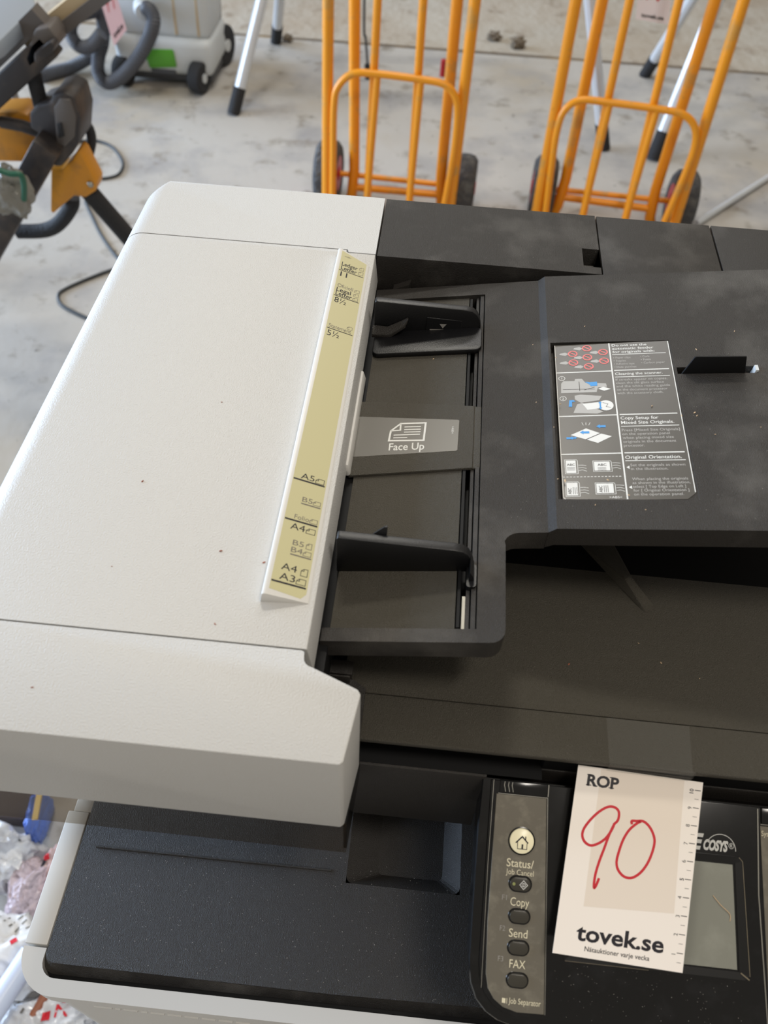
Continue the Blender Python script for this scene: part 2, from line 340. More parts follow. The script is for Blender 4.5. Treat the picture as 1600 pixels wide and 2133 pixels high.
# feeder tray
def zl(x): return -25.5 + 0.17 * x
def zu(x): return 0.7 + 0.1365 * (x - 135)
C_ = [(-5, -164), (89, -164)] + arc(89, -156, 8, -90, 0, 5) + [(97, -97)] + arc(105, -97, 9, 180, 90, 5)[1:] + [(122, -88), (122, 164), (-5, 164), (-5, 150), (81.3, 150), (81.3, -155.3), (-5, -155.3)]
mb = MB(); mb.plan(C_, lambda x, y: zl(x) - 16, lambda x, y: zl(x)); mb.bevel(0.8, 2, lambda e: any(v.co.z > zl(v.co.x) - 1 for v in e.verts) and not (e.verts[0].co.x > 121 and e.verts[1].co.x > 121))
document_tray = obj('document_tray', mb, M['black_fine'], CP)
mb = MB(); mb.plan([(-0.6, -155.3), (69.5, -155.3), (69.5, 150), (-0.6, 150)], lambda x, y: zl(x) - 16, lambda x, y: zl(x) - 3)
obj('pocket_floor', mb, K_, CP)
mb = MB(); mb.plan([(69.5, -155.3), (81.3, -155.3), (81.3, 150), (69.5, 150)], lambda x, y: zl(x) - 18, lambda x, y: zl(x) - 13)
mb.plan([(70.2, -153), (72, -153), (72, 148), (70.2, 148)], lambda x, y: zl(x) - 13, lambda x, y: zl(x) - 2.2)
obj('guide_slot', mb, M['black_deep'], CP)
mb = MB(); mb.plan([(75.2, -155.3), (77.2, -155.3), (77.2, 150), (75.2, 150)], lambda x, y: zl(x) - 13, lambda x, y: zl(x) - 3.2); mb.plan([(78, -155.3), (80.6, -155.3), (80.6, 150), (78, 150)], lambda x, y: zl(x) - 13, lambda x, y: zl(x) - 1.2)
obj('guide_rail', mb, M['black_fine'], CP)
mb = MB(); mb.box(73.2, 75.0, -155, -131, -22, -17.2); obj('guide_track', mb, M['steel'], CP, label='bright metal strip in the guide slot')
mb = MB(); mb.plan([(8, 164), (20.5, 164), (22, 170), (22, 172), (13, 172), (8, 170)], lambda x, y: zl(x) - 7, lambda x, y: zl(x) - (0 if x < 20 else -3)); obj('tray_tab', mb, M['black_fine'], CP)
def sec(notch, slot):
    top = [(121.8, zl(121.8)), (126.2, zu(126.2))]
    if notch: top += [(127.8, zu(127.8)), (127.9, zu(128) - 6), (130.9, zu(128) - 6), (130.9, zu(128) - 2.05), (209.4, zu(209.4) - 0.2), (209.6, zu(209.6))]
    if slot: top += [(211.0, zu(211)), (211.2, zu(211) - 9), (261.8, zu(262) - 9), (262, zu(262))]
    return top + [(388, zu(388)), (388, zu(388) - 16), (127, zu(127) - 16), (121.8, zl(121.8) - 15)]
mb = MB()
for y0, y1, n_, s_ in ((-88, -65, 0, 0), (-65, 47.4, 1, 0), (47.4, 54.2, 1, 1), (54.2, 83.2, 1, 0), (83.2, 164, 0, 0)): mb.xz(sec(n_, s_), y0, y1)
upper_tray = obj('upper_tray', mb, M['black_fine'], CP, smooth=20)
mb = MB(); mb.xz([(211.6, zu(211) - 8), (217.8, 26.0), (219, 26.6), (250.6, 30.2), (256.5, zu(256) - 8)], 47.6, 48.9); mb.bevel(0.25, 2); obj('paper_stop_flag', mb, M['black_deep'], CP)
mb = MB(); mb.prism([(260.4, 47.8, 12), (262.6, 47.8, 12), (262.6, 54, 12), (260.4, 54, 12)], [(260.8, 48.4, 19.3), (262.8, 48.4, 19.6), (262.8, 53.6, 19.6), (260.8, 53.6, 19.3)]); obj('flag_hinge', mb, M['vac'], CP, label='pale hinge end of the flag')

# instruction sticker
def STK(u, v, h):
    z0 = zu(128) - 2.2; z1 = zu(209.4) - 0.2
    return (u, v, z0 + (z1 - z0) * (u - 127.9) / 81.5 + h)
mb = MB(); mb.fr(STK, [(131.0, -64.4), (203.0, -64.4), (208.2, -59.4), (208.8, 82.6), (131.6, 82.6), (131.0, 80)], 0.02, 0.25); sticker = obj('instruction_sticker', mb, M['sticker'], CP)
mb = MB(); q = 0.32
mb.ribbon(STK, [(131.2, 82), (131.2, -62), (133, -64.2)], 0.45, q); mb.ribbon(STK, [(208.4, 82.4), (207.9, -59)], 0.55, q)
mb.ribbon(STK, [(168.6, 82.4), (168.6, -64)], 0.9, q)
for y in (52.3, 8.7, -26): mb.ribbon(STK, [(131.2, y), (168.2, y + .3)], 0.9, q)
for y in (53, 9.2, -25.6): mb.ribbon(STK, [(170, y), (206, y)], 0.9, q)
for y in (69.8, 46.1, -1.8, -32.4): mb.ribbon(STK, [(170, y), (205.8, y)], 0.6, q)
x = 131.6
while x < 167: mb.ribbon(STK, [(x, -45.4), (x + 1.3, -45.4)], 0.45, q); x += 2.1
T = lambda s_, u, v, cw, ch=2.4: mb.text(STK, s_, u, v, cw, ch, q, 0.008)
T('Do not use the', 170.4, 78.6, 23.5); T('automatic feeder', 170.4, 75.0, 27.8); T('for originals with:', 170.4, 71.4, 28.2)
T('Cleaning the scanner.', 170.3, 48.2, 31, 2.4)
T('Copy Setup for', 170.3, 4.5, 23.6, 2.7); T('Mixed Size Originals.', 170.3, 0.3, 32.8, 2.7)
T('Original Orientation.', 170.2, -30.8, 33.5, 2.7)
mb.text(STK, '>ABS<', 158.2, -63.2, 7.4, 1.7, q)
for y in (-38, -54.5): mb.fill(STK, [(170.2, y), (172, y + 1.4), (172, y - 1.4)], q)
def circ(fr, cx, cy, r, n=20): return [(cx + r * math.cos(2 * math.pi * k / n), cy + r * math.sin(2 * math.pi * k / n)) for k in range(n)]
for cx, cy, s_ in ((134.7, 46.4, '1'), (134.7, 26, '2')): mb.ribbon(STK, circ(STK, cx, cy, 2.1), 0.35, q, True); mb.text(STK, s_, cx, cy - 1.1, None, 2.2, q, align='C')
# sheets lifted from the tray
for x, y, wd, ht, tx in ((133.9, -42, 6, 10.6, 0), (151, -40.4, 9.4, 7.6, 0), (133.5, -60.6, 6.6, 10.4, 1), (151.2, -59, 10, 7.8, 1)):
    mb.ribbon(STK, [(x - .6, y - .8), (x + wd + 1.1, y - .8), (x + wd + 1.1, y + ht - .3), (x + wd + .4, y + ht + .7), (x - .6, y + ht + .7)], 0.3, q, True)
    for k in range(3): mb.ribbon(STK, [(x + wd + 1.6, y + 2 + 2.2 * k), (x + wd + 4, y + 2.4 + 2 * k), (x + wd + 6.4, y + 1.2 + 2.4 * k)], 0.3, q)
for a in (-60, -80, -100): mb.ribbon(STK, [(148 + math.cos(math.radians(a)) * -5 + 1, -10 + 10), (148.6 + math.cos(math.radians(a)) * -8 + 1, 2.6)], 0.3, q)
obj('lettering', mb, M['print_white'], sticker, normals=False)
mb = MB(); T = lambda s_, u, v, cw, ch=1.9: mb.text(STK, s_, u, v, cw, ch, q)
for i, s_ in enumerate(('• Paper clips', '• Staples', '• Adhesive tape', '• Hole punches')): T(s_, 170.5, 65.4 - 3.3 * i, (11.5, 8, 13.5, 14.5)[i])
for i, s_ in enumerate(('• Curls', '• Folds', '• Carbon paper')): T(s_, 188.6, 65.8 - 3.3 * i, (6, 6.6, 15.5)[i])
for i, (s_, cw) in enumerate((('If streaks appear on copies,', 33.5), ('clean the slit glass surface', 31), ('and the white reading guide', 34.5), ('on the document processor', 32.5), ('with the accessory cloth.', 29.5))): T(s_, 170.2, 42.4 - 3.4 * i, cw, 2.1)
for i, (s_, cw) in enumerate((('Press [Mixed Size Originals]', 35.5), ('on the operation panel', 29), ('when placing mixed size', 31), ('originals in the document', 32), ('processor.', 12.6))): T(s_, 170.2, -6.4 - 3.45 * i, cw, 2.2)
for i, (s_, cw) in enumerate((('Set the originals as shown', 32.3), ('in the illustration.', 22))): T(s_, 172.7, -37.2 - 3.2 * i, cw, 2.1)
for i, (s_, cw) in enumerate((('When placing the originals', 32.6), ('as shown in the illustration,', 33.4), ('select [ Top Edge on Left ]', 30.5), ('for [ Original Orientation ]', 32), ('on the operation panel.', 28.6))): T(s_, 172.6, -48.8 - 3.1 * i, cw, 2.1)
# pictures: machine, open scanner, stacks
mb.fill(STK, [(133.6, 31.4), (157, 31.6), (158, 36), (164, 36.6), (163.6, 40), (150, 41.6), (148, 45.6), (143.6, 45.6), (143, 43.4), (135.6, 43.6), (134, 41)], q)
mb.fill(STK, [(140.8, 11.8), (156, 10.6), (160, 12.4), (147, 21.4), (143.6, 20)], q); mb.fill(STK, [(142.4, 25), (146, 21.4), (158, 23.4), (160, 27.6), (146.4, 29.4), (142.4, 28.6)], q)
for cx, cy in ((151.2, 77.6), (141.2, 72), (162.2, 72.8), (151, 67.8), (141.2, 62.6), (162.2, 63.4), (151, 58)): mb.fill(STK, [(cx - 7.4, cy - .6), (cx - 3, cy - 1.8), (cx - 1, cy), (cx - 3, cy + 1.8), (cx - 6.6, cy + .9)], q)
obj('grey_lettering', mb, mat('pale_grey_print', (166, 164, 160), 0.5), sticker, normals=False)
mb = MB()
mb.fill(STK, [(158, 34.6), (162, 32.6), (166.4, 34.2), (161.6, 36.6)], q + .1); mb.fill(STK, circ(STK, 162, 18.2, 4.9), q + .1); mb.fill(STK, [(147, 20.4), (158, 21.6), (158.6, 15.6), (150, 14.4)], q + .05)
mb.fill(STK, [(138, -8.8), (148, -3), (156.4, -7.6), (147.4, -13)], q); mb.fill(STK, [(147.8, -13.2), (157, -8), (163.6, -10.6), (154.6, -16.4)], q)
for x, y, wd, ht in ((133.9, -42, 6, 10.6), (151, -40.4, 9.4, 7.6), (133.5, -60.6, 6.6, 10.4), (151.2, -59, 10, 7.8)): mb.fill(STK, [(x, y), (x + wd, y), (x + wd, y + ht), (x, y + ht)], q)
obj('white_pictures', mb, M['print_white'], sticker, normals=False)
mb = MB()
for x, y, tx, r in ((134.4, -36, 5, 0), (153, -36.4, 5.4, 0), (136.2, -59.6, 5, math.pi / 2), (154.6, -58.4, 5.4, math.pi / 2)):
    mb.text(STK, 'ABC', x, y, tx, 1.9, q + .06, 0.01, rot=r)
    for k in range(3):
        if r == 0: mb.ribbon(STK, [(x, y - 1.4 - 1.1 * k), (x + 5, y - 1.4 - 1.1 * k)], 0.3, q + .06)
        else: mb.ribbon(STK, [(x + 1.1 + 1.1 * k, y), (x + 1.1 + 1.1 * k, y + 5.6)], 0.3, q + .06)
mb.ribbon(STK, [(147.4, -13.1), (156.8, -7.8)], 0.5, q + .06); mb.ribbon(STK, [(146, 33), (146, 42.6)], 0.35, q + .06); mb.ribbon(STK, [(149, 34), (156, 36.5)], 0.35, q + .06); mb.ribbon(STK, [(135, 35), (156, 34.6)], 0.35, q + .06)
mb.ribbon(STK, [(160, 21), (163.4, 19.6), (162, 17), (165, 16)], 0.3, q + .14)
obj('dark_print', mb, M['ink'], sticker, normals=False)
mb = MB()
for cx, cy in ((153.2, 77.6), (143.2, 72), (163.9, 72.8), (153, 67.8), (143.2, 62.6), (164, 63.4), (153.4, 58)):
    mb.ribbon(STK, circ(STK, cx, cy, 2.9), 0.9, q + .1, True); mb.ribbon(STK, [(cx - 2, cy + 1.6), (cx + 2, cy - 1.6)], 0.8, q + .1)
obj('red_print', mb, M['print_red'], sticker, normals=False)
mb = MB()
A_ = lambda x, y, d, k=1: mb.fill(STK, [(x, y), (x + 2.4 * d * k, y + 1.7 * k), (x + 2.4 * d * k, y + .8 * k), (x + 6 * d * k, y + .9 * k), (x + 6 * d * k, y - 1.1 * k), (x + 2.4 * d * k, y - .9 * k), (x + 2.4 * d * k, y - 1.8 * k)], q + .12)
mb.fill(STK, [(149.8, 42.2), (153, 41.6), (157.8, 41.9), (157.8, 37.8), (153.4, 37.6), (153, 39)], q + .12)
A_(143.8, -6.6, 1); A_(140.6, -11.6, -1, .9); mb.fill(STK, [(140.4, -10.2), (142, -11.6), (140.2, -12.6)], q + .12); A_(154.4, -1.4, 1)
mb.fill(STK, [(138.6, 24), (141.4, 24.2), (142.6, 22.6), (140.4, 22.4), (140.2, 17.6), (138, 17.8)], q + .12)
mb.fill(STK, [(158.4, 22.2), (159.6, 20.6), (158.9, 20.6), (158.9, 16.2), (159.6, 16.2), (158.4, 14.4), (157.2, 16.2), (157.9, 16.2), (157.9, 20.6), (157.2, 20.6)], q + .16)
obj('blue_print', mb, M['print_blue'], sticker, normals=False)

# paper width guides
def guide(sgn):
    y0, y1 = sorted((108 * sgn, 114 * sgn)); mb = MB()
    mb.xz([(-2, -29), (-2, 3.2), (-1, 4.4), (66, 3.0), (71, 2.2), (74.5, -0.5), (77, -5), (78.2, -10), (78.6, -16), (60, -19)], y0, y1); mb.bevel(0.7, 2)
    g = obj('paper_guide', mb, M['guide'], CP)
    if sgn < 0: return g
    mb = MB(); a, b = sorted((82 * sgn, 108.5 * sgn)); mb.plan(rrect(-1, 79.5, a, b, 5), lambda x, y: zl(x) - 3, lambda x, y: zl(x) + 1.5); mb.bevel(1, 2)
    obj('guide_foot', mb, M['guide'], g)
    return g
gf = guide(-1)
mb = MB(); mb.prism([(18, -108, 2.5), (26.5, -108, 2.5), (26.8, -106, 2.5), (19, -106, 2.5)], [(25, -106, 8.4), (26.6, -106, 8.6), (26.8, -104.6, 8.4), (25.4, -104.6, 8.2)]); obj('guide_tip', mb, M['guide'], gf)
mb = MB(); mb.xz([(76, -16), (76, -3), (78.6, -8), (79.4, -17)], -124, -112); mb.plan(rrect(74.8, 80.4, -128, -112, 2), lambda x, y: zl(x) - 3, lambda x, y: zl(x) + 1); obj('guide_end', mb, M['guide'], gf)
gr = guide(1)
G = lambda u, v, h: (u, 108 - h, v)
mb = MB(); mb.xz([(37.7, -5.6), (64, -6.4), (64.4, -20.5), (37.4, -20.5)], 107.2, 107.9); mb.bevel(.2, 1); pl = obj('guide_plate', mb, M['guide'], gr)
mb = MB(); mb.fill(G, [(47.4, -10.6), (52.8, -10.2), (50.1, -14.4)], 0.95); mb.ribbon(G, [(40.4, -16.6), (61, -15)], 0.9, 0.95); mb.text(G, '>ABS<', 41, -19.6, 6.5, 1.2, 0.95); obj('mark', mb, M['print_grey'], pl, normals=False)
mb = MB(); mb.prism([(-3, 101, -24), (11, 101, -23), (22, 103, -14), (24, 105, -8), (24, 107.5, -8), (20, 107.5, -13), (10, 107.5, -20), (-3, 107.5, -20)], [(-3, 101, -21), (10.4, 101, -20.4), (21, 103, -12.4), (23.2, 105, -7), (23.4, 107.5, -7), (18, 107.5, -11), (8.4, 107.5, -17), (-3, 107.5, -17)]); mb.bevel(.4, 2); obj('guide_lever', mb, M['black_fine'], gr)
mb = MB(); mb.box(72, 78.6, 90, 108, -20, -13); mb.bevel(2.5, 3); obj('guide_end', mb, M['guide'], gr)

# face up plate
FU = lambda u, v, h: (u, v, zl(u) - 0.6 + h)
mb = MB(); mb.fr(FU, [(-4, -38.2), (76, -33.6), (76, 24.2), (-4, 32.8)], -2.6, 0); mb.fr(FU, [(76, -33.6), (80.9, -33), (80.9, 23.6), (76, 24.2)], -2.6, -0.5); mb.bevel(0.4, 2); fu = obj('sensor_plate', mb, K_, CP)
mb = MB(); mb.fr(FU, [(-3.6, -21.6), (64.9, -18.4), (65.9, -17.6), (66.2, 10), (65.4, 10.8), (-3.6, 17.2)], 0.02, 0.15); fl = obj('plate_sticker', mb, M['faceplate'], fu)
mb = MB(); h = 0.22
mb.text(FU, 'Face Up', 20.4, -16.4, 23.6, 6.4, h, 0.012)
mb.ribbon(FU, [(26.6, 8.8), (43.6, 8.8), (43.2, -7.8), (19.8, -7.4), (20.4, 2)], 1.3, h, True); mb.ribbon(FU, [(26.6, 8.8), (26.8, 2.4), (20.4, 2)], 1.1, h)
for i, y in enumerate((5.4, 2.8, 0.4)): mb.ribbon(FU, [(29.4, y), (40.6, y)], 0.9, h)
mb.ribbon(FU, [(22.6, -2.2), (40.4, -2)], 0.9, h); mb.ribbon(FU, [(22.6, -4.8), (32, -4.8)], 0.9, h)
mb.text(FU, '>ABS<', 61.4, 4.6, 7, 1.4, h, rot=-math.pi / 2)
obj('lettering', mb, M['print_white'], fl, normals=False)

# output tray of the feeder, its rib and front lip
mb = MB(); mb.prism([(8, -166.2, -84), (388, -166.2, -84), (388, 168, -102), (8, 168, -102)], [(8, -166.2, -79), (388, -166.2, -79), (388, 168, -94), (8, 168, -94)]); obj('eject_tray', mb, K_, CP)
mb = MB(); t_ = bz(1362, 1289, -85.6); t2 = bz(1340, 1284, -85.6); mb.prism([t2, t_, (t_.x - 30, t_.y + 95, -93), (t_.x - 66, t_.y + 84, -93)], [t2 + Vector((1, 1, 3)), bz(1361, 1258, -79), bz(1314, 1200, -71), bz(1302, 1206, -71)]); mb.bevel(.8, 2); obj('paper_rib', mb, K_, CP)
mb = MB(); mb.xz([(12, -82.5), (12, -77.6), (388, -77.6), (388, -82.5)], -196.6, -167); mb.bevel(1.2, 3); obj('front_lip', mb, K_, CP)
mb = MB(); mb.box(12, 388, -184, 168, -104, -84); obj('feeder_base', mb, M['black_deep'], CP)
mb = MB(); mb.box(133, 388, -192, -184, -106, -82.6); obj('front_filler', mb, M['black_deep'], CP)
mb = MB(); mb.box(14, 133, -189, -184, -97.5, -95); obj('grip_strip', mb, M['gloss'], CP)

# scanner section and the smoked visor under the white front
mb = MB(); mb.box(-198, 100, -201, 250, -190.5, -104.5); mb.box(100, 388, -193, 250, -190.5, -104.5); mb.bevel(1.0, 2); obj('scanner_body', mb, M['black_tray'], CP); mb = MB(); mb.box(21, 133, -199.4, -184, -104.5, -104.0); obj('grip_floor', mb, M['black_deep'], CP)
mb = MB(); mb.box(-211, 19.5, -244.6, -242.4, -134.4, -88); mb.bevel(.4, 1); obj('smoked_visor', mb, M['smoked'], CP, label='smoked see-through strip')
mb = MB(); mb.prism([(17.6, -242, -134), (19.6, -242, -134), (22.6, -203, -120), (20.6, -203, -120)], [(17.6, -242, -88), (19.6, -242, -88), (23, -203, -88), (20.6, -203, -88)]); obj('visor_side', mb, M['gloss'], CP)

# inner output bin, its well, the white frame round it
mb = MB(); T0 = -255
def slab(poly): mb.plan(poly, T0 - 7, T0)
slab([(-181, -190)] + [(-181, -294)] + arc(-173.5, -293.5, 7.3, 180, 270, 5) + [(17, -300.8), (17, -230.5), (17, -150), (-176, -150), (-178, -183)])
slab([(17, -300.8), (100, -299), (100, -229.5), (17, -229.5)]); slab([(100, -299), (388, -292), (388, -150), (100, -150)])
mb.bevel(0.8, 2, lambda e: min(v.co.y for v in e.verts) < -290 or (all(v.co.x < -170 for v in e.verts)))
bin_ = obj('output_bin', mb, M['black_tray'], CP)
e0 = arc(-173.5, -293.5, 7.3, 180, 270, 6) + [(100, -299), (388, -292)]; e1 = arc(-173.5, -293.5, 12.6, 180, 270, 6) + [(100, -304.4), (388, -297.4)]
mb = MB()
for a in range(len(e0) - 1): mb.face([(*e0[a], T0 - .4), (*e0[a + 1], T0 - .4), (*e1[a + 1], T0 - 9), (*e1[a], T0 - 9)])
obj('bin_edge', mb, M['black_fine'], bin_)
mb = MB(); mb.tube([(-169, -223, T0), (5.4, -222, T0)], 1.1, 8); obj('bin_ridge', mb, M['black_tray'], bin_)
mb = MB(); o_ = rrect(17, 100, -229.5, -150, 5, 3); i_ = rrect(39.5, 87.5, -218.5, -156, 4, 3)
for a in range(len(o_)):
    b = (a + 1) % len(o_); mb.face([(*o_[a], T0), (*o_[b], T0), (*i_[b], T0 - 10.5), (*i_[a], T0 - 10.5)])
mb.face([(*p, T0 - 10.5) for p in i_]); obj('bin_well', mb, M['black_tray'], bin_)
mb = MB(); mb.box(-196, 386, -308, 240, -292, -268); obj('bin_underside', mb, M['black_deep'], CP)
mb = MB(); mb.plan([(-198.3, -290.4), (-182.4, -290.4), (-182.4, -199), (-198.3, -199)], -300, -256); mb.plan([(-194.5, -199), (-180, -199), (-177, -186), (-177, -120), (-192, -120), (-192, -186), (-194.5, -190)], -300, -256.2); mb.bevel(.8, 2); obj('side_frame', mb, M['white_smooth'], CP)
o_ = [(-198.3, -292)] + arc(-170, -292, 28.3, 180, 270, 10) + [(388, -318.5)]
i_ = [(-182.4, -292)] + arc(-171.5, -298.5, 11, 180, 270, 6) + [(388, -307)]
mb = MB(); mb.plan(o_ + i_[::-1], -276, -257); mb.bevel(1.2, 3, lambda e: any(v.co.z > -258 for v in e.verts)); obj('front_frame', mb, M['white_smooth'], CP)
mb = MB(); mb.plan([(-196.5, -290)] + arc(-170, -290, 26.5, 180, 270, 10) + [(388, -316.5), (388, 250), (-196.5, 250)], -900, -292); mb.bevel(.6, 1, ang=60); body = obj('main_body', mb, M['white_smooth'], CP)
mb = MB()
x = -152
for k, wd in enumerate((13, 4, 10, 5, 10, 10, 10, 10, 10, 10)): mb.box(x, x + wd, -318, -316, -303.5, -301); x += wd + 2.2
obj('embossed_ribs', mb, M['white_smooth'], body)
for k in range(3):
    mb = MB(); mb.box(-190, 382, -325, -314, -690 - 130 * k, -566 - 130 * k); mb.bevel(2, 2); cs = obj('cassette', mb, M['white_smooth'], CP)
    mb = MB(); mb.box(30, 160, -326.5, -324.5, -600 - 130 * k, -580 - 130 * k); mb.bevel(.6, 1); obj('handle', mb, M['black_deep'], cs)
mb = MB(); mb.box(-196, 388, -300, 250, -ZF, -899); mb.bevel(3, 2); obj('base_cabinet', mb, M['black_fine'], CP)

# operation panel
PO, PN_, PU_ = Vector((0, -192, -100.2)), Vector((0, -.4627, .8865)), Vector((0, .8865, .4627))
def PAN(u, v, h): return Vector((u, 0, 0)) + PO + PU_ * v + PN_ * h
out = [(388, -10.3), (99.2, -10.3), (98.2, -38), (98.6, -112)] + [(100.2, -123), (104, -131.5), (110, -137.6), (117, -141.4), (124, -143.4)] + [(388, -143.4)]
def grow(p, d): return [(x - d if x < 118 else x, y - (d if y < -100 else 0)) for x, y in p]
mb = MB(); mb.prism([PAN(u, v, -36) for u, v in out], [PAN(u, v, -3.2) for u, v in grow(out, 0)]); mb.prism([PAN(u, v, -3.2) for u, v in grow(out, 1.6)], [PAN(u, v, -1.6) for u, v in grow(out, 1.0)])
inn = [(388, -11), (102.6, -11), (102.6, -112)] + [(103.6, -121), (107, -129), (112, -134.4), (118, -137.6), (125, -139.2)] + [(388, -139.2)]
panel = None
mb2 = MB(); mb2.prism([PAN(u, v, -20) for u, v in inn], [PAN(u, v, 0) for u, v in inn]); mb2.bevel(.8, 2, lambda e: all((v.co - PO).dot(PN_) > -1 for v in e.verts))
panel = obj('control_panel', mb2, M['gloss'], CP)
obj('panel_rim', mb, M['gloss'], panel)
st = [(106.2, -18.6), (136.3, -18.6), (141.6, -136.4), (126, -136.8)] + [(118, -134.8), (112.4, -131), (108.6, -125.6), (107, -118)] + [(105.9, -90)]
mb = MB(); mb.fr(PAN, st, 0.05, 0.5); mb.bevel(.25, 1); keypad = obj('key_overlay', mb, M['overlay'], panel)
mb = MB(); mb.fr(PAN, [(108, -10.6), (136.8, -10.6), (136.5, -17.6), (107.8, -17.6)], 0, 1.2); mb.bevel(.5, 2); obj('end_cap', mb, M['gloss'], panel)
mb = MB()
for x in (111, 113.4, 115.6): mb.ribbon(PAN, [(x - .2, -11.2), (x - .5, -13.2), (x, -15), (x + .4, -17)], 0.35, 1.32)
mb.ribbon(PAN, [(137.2, -10.8), (137.1, -17.6)], .5, .5); mb.ribbon(PAN, [(104.2, -10.8), (104, -60), (105, -126)], .3, .1); mb.ribbon(PAN, [(107.2, -18.3), (137, -18.3)], .3, .6); mb.ribbon(PAN, [(137, -18.3), (142.2, -136.6)], .35, .2)
obj('chrome_lines', mb, M['steel'], panel, normals=False)
mb = MB(); mb.lathe(PAN(122.9, -44, 0), PN_, [(0, 8.0), (1.0, 8.0), (1.1, 7.4), (0.4, 7.3)]); obj('button_ring', mb, M['gloss'], panel)
mb = MB(); mb.lathe(PAN(122.9, -44, 0.4), PN_, [(0, 7.1), (1.0, 7.1), (1.4, 6.5)], 40); home = obj('home_button', mb, M['home'], panel)
mb = MB(); h = 1.95
mb.ribbon(PAN, [(119.3, -45.2), (123, -41.4), (126.6, -44.9)], 0.75, h); mb.ribbon(PAN, [(125, -43.4), (125, -41.2)], 0.6, h)
mb.ribbon(PAN, [(120.4, -44.6), (120.5, -48.4), (126, -48.4), (126, -44.8)], 0.35, h); mb.fill(PAN, [(122.8, -48.4), (123.8, -48.4), (123.8, -45.7), (122.8, -45.7)], h)
obj('icon', mb, M['ink'], home, normals=False)
keys = []
for kx, ky, hw, hh in ((123.6, -68.0, 6.4, 4.1), (124.2, -85.7, 6.0, 3.8), (124.7, -102.7, 6.0, 3.8), (125.2, -119.9, 6.0, 3.8)):
    mb = MB(); mb.fr(PAN, rrect(kx - hw - .6, kx + hw + .6, ky - hh - .6, ky + hh + .6, hh + .55, 8), 0, 0.7); mb.bevel(.2, 1); obj('key_rim', mb, M['gloss'], panel)
    mb = MB(); mb.fr(PAN, rrect(kx - hw + .3, kx + hw - .3, ky - hh + .3, ky + hh - .3, hh - .35, 8), 0.2, 1.7); mb.bevel(.5, 3, lambda e: all((v.co - PO).dot(PN_) > 1.5 for v in e.verts)); keys.append(obj('key', mb, M['key'], panel))
mb = MB(); mb.ribbon(PAN, [(125.4, -65.8), (127.8, -68.2), (125.5, -70.6), (123.2, -68.3)], .4, 1.8, True); mb.ribbon(PAN, circ(PAN, 125.5, -68.2, 1.0, 14), .3, 1.8, True); mb.ribbon(PAN, [(125.5, -67.4), (125.5, -69)], .3, 1.8); obj('icon', mb, M['print_white'], keys[0], normals=False)
mb = MB(); mb.lathe(PAN(119.8, -68.1, 1.6), PN_, [(0, 1.0), (.25, .8)], 14); obj('indicator', mb, mat('greenish_lamp', (150, 156, 96), .3), keys[0])
mb = MB(); h = 0.62
mb.text(PAN, 'Status/', 114.9, -58.9, 16, 4.4, h, 0.008); mb.text(PAN, 'Job Cancel', 114.8, -63.2, 16.4, 3.0, h)
mb.text(PAN, 'Copy', 118.5, -80.2, 11, 4.5, h); mb.text(PAN, 'Send', 118.8, -97.2, 10.8, 4.5, h); mb.text(PAN, 'FAX', 120.2, -113.6, 9.2, 4.4, h)
mb.text(PAN, 'Job Separator', 121, -132.4, 18.4, 3.0, h); mb.fill(PAN, [(117.2, -132.4), (119.2, -132.6), (119.2, -130), (117.2, -129.9)], h); mb.ribbon(PAN, [(120, -132.7), (120, -129.8)], .3, h)
obj('lettering', mb, M['print_cream'], keypad, normals=False)
mb = MB(); mb.text(PAN, 'F1', 113.5, -77.6, 2.8, 2.8, h); mb.text(PAN, 'F2', 113.4, -94.4, 3.1, 2.8, h); mb.text(PAN, 'F3', 113.4, -110.8, 3.1, 2.8, h)
obj('grey_lettering', mb, M['print_grey'], keypad, normals=False)
# screen
sc = [(158, -45), (247.2, -44.9), (250.6, -101.6), (157, -101.6)]
mb = MB(); mb.fr(PAN, sc, 0.05, 0.25); lcd = obj('screen', mb, M['lcd'], panel)
mb = MB(); ob = [(153.4, -40.2), (250.4, -40.2), (252.6, -42.4), (257.6, -104.2), (255, -106.6), (151.6, -106.6), (151.2, -104), (151.2, -42.4)]; ib = [(156.8, -43.8), (248.4, -43.8), (248.6, -44), (251.8, -102.4), (251.6, -102.6), (156, -102.6), (155.8, -102.4), (156.4, -44)]
for a in range(8):
    b = (a + 1) % 8; mb.prism([PAN(*ob[a], 0), PAN(*ob[b], 0), PAN(*ib[b], 0), PAN(*ib[a], 0)], [PAN(*ob[a], .7), PAN(*ob[b], .7), PAN(*ib[b], .3), PAN(*ib[a], .3)])
bez = obj('screen_bezel', mb, mat('dusty_black_bezel', (11, 11, 12), 0.3), panel, smooth=10)
worn = mat('painted_glint', (120, 110, 92), .4)  # pale brown painted on as highlights along the bezel's edges, not wear
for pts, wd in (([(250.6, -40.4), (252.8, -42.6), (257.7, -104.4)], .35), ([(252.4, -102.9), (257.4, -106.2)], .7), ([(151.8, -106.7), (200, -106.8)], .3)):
    mb = MB(); mb.ribbon(PAN, pts, wd, .95); obj('bezel_highlight', mb, worn, bez, normals=False)  # worn holds the painted highlight colour, not wear
mb = MB(); h = .15
mb.text(PAN, 'E', 222.6, -37.9, 7.6, 8.2, h, 0.045, 0.28); mb.text(PAN, 'COSYS', 230, -37.9, 14.6, 5.4, h, 0.05, 0.28)
for k in (0, 1, 2): mb.ribbon(PAN, [(222.0 + 1.1 * (2 - k) , -37.9 + 4 * k), (223.8 + 1.1 * (2 - k), -37.9 + 4 * k)], .5, h)
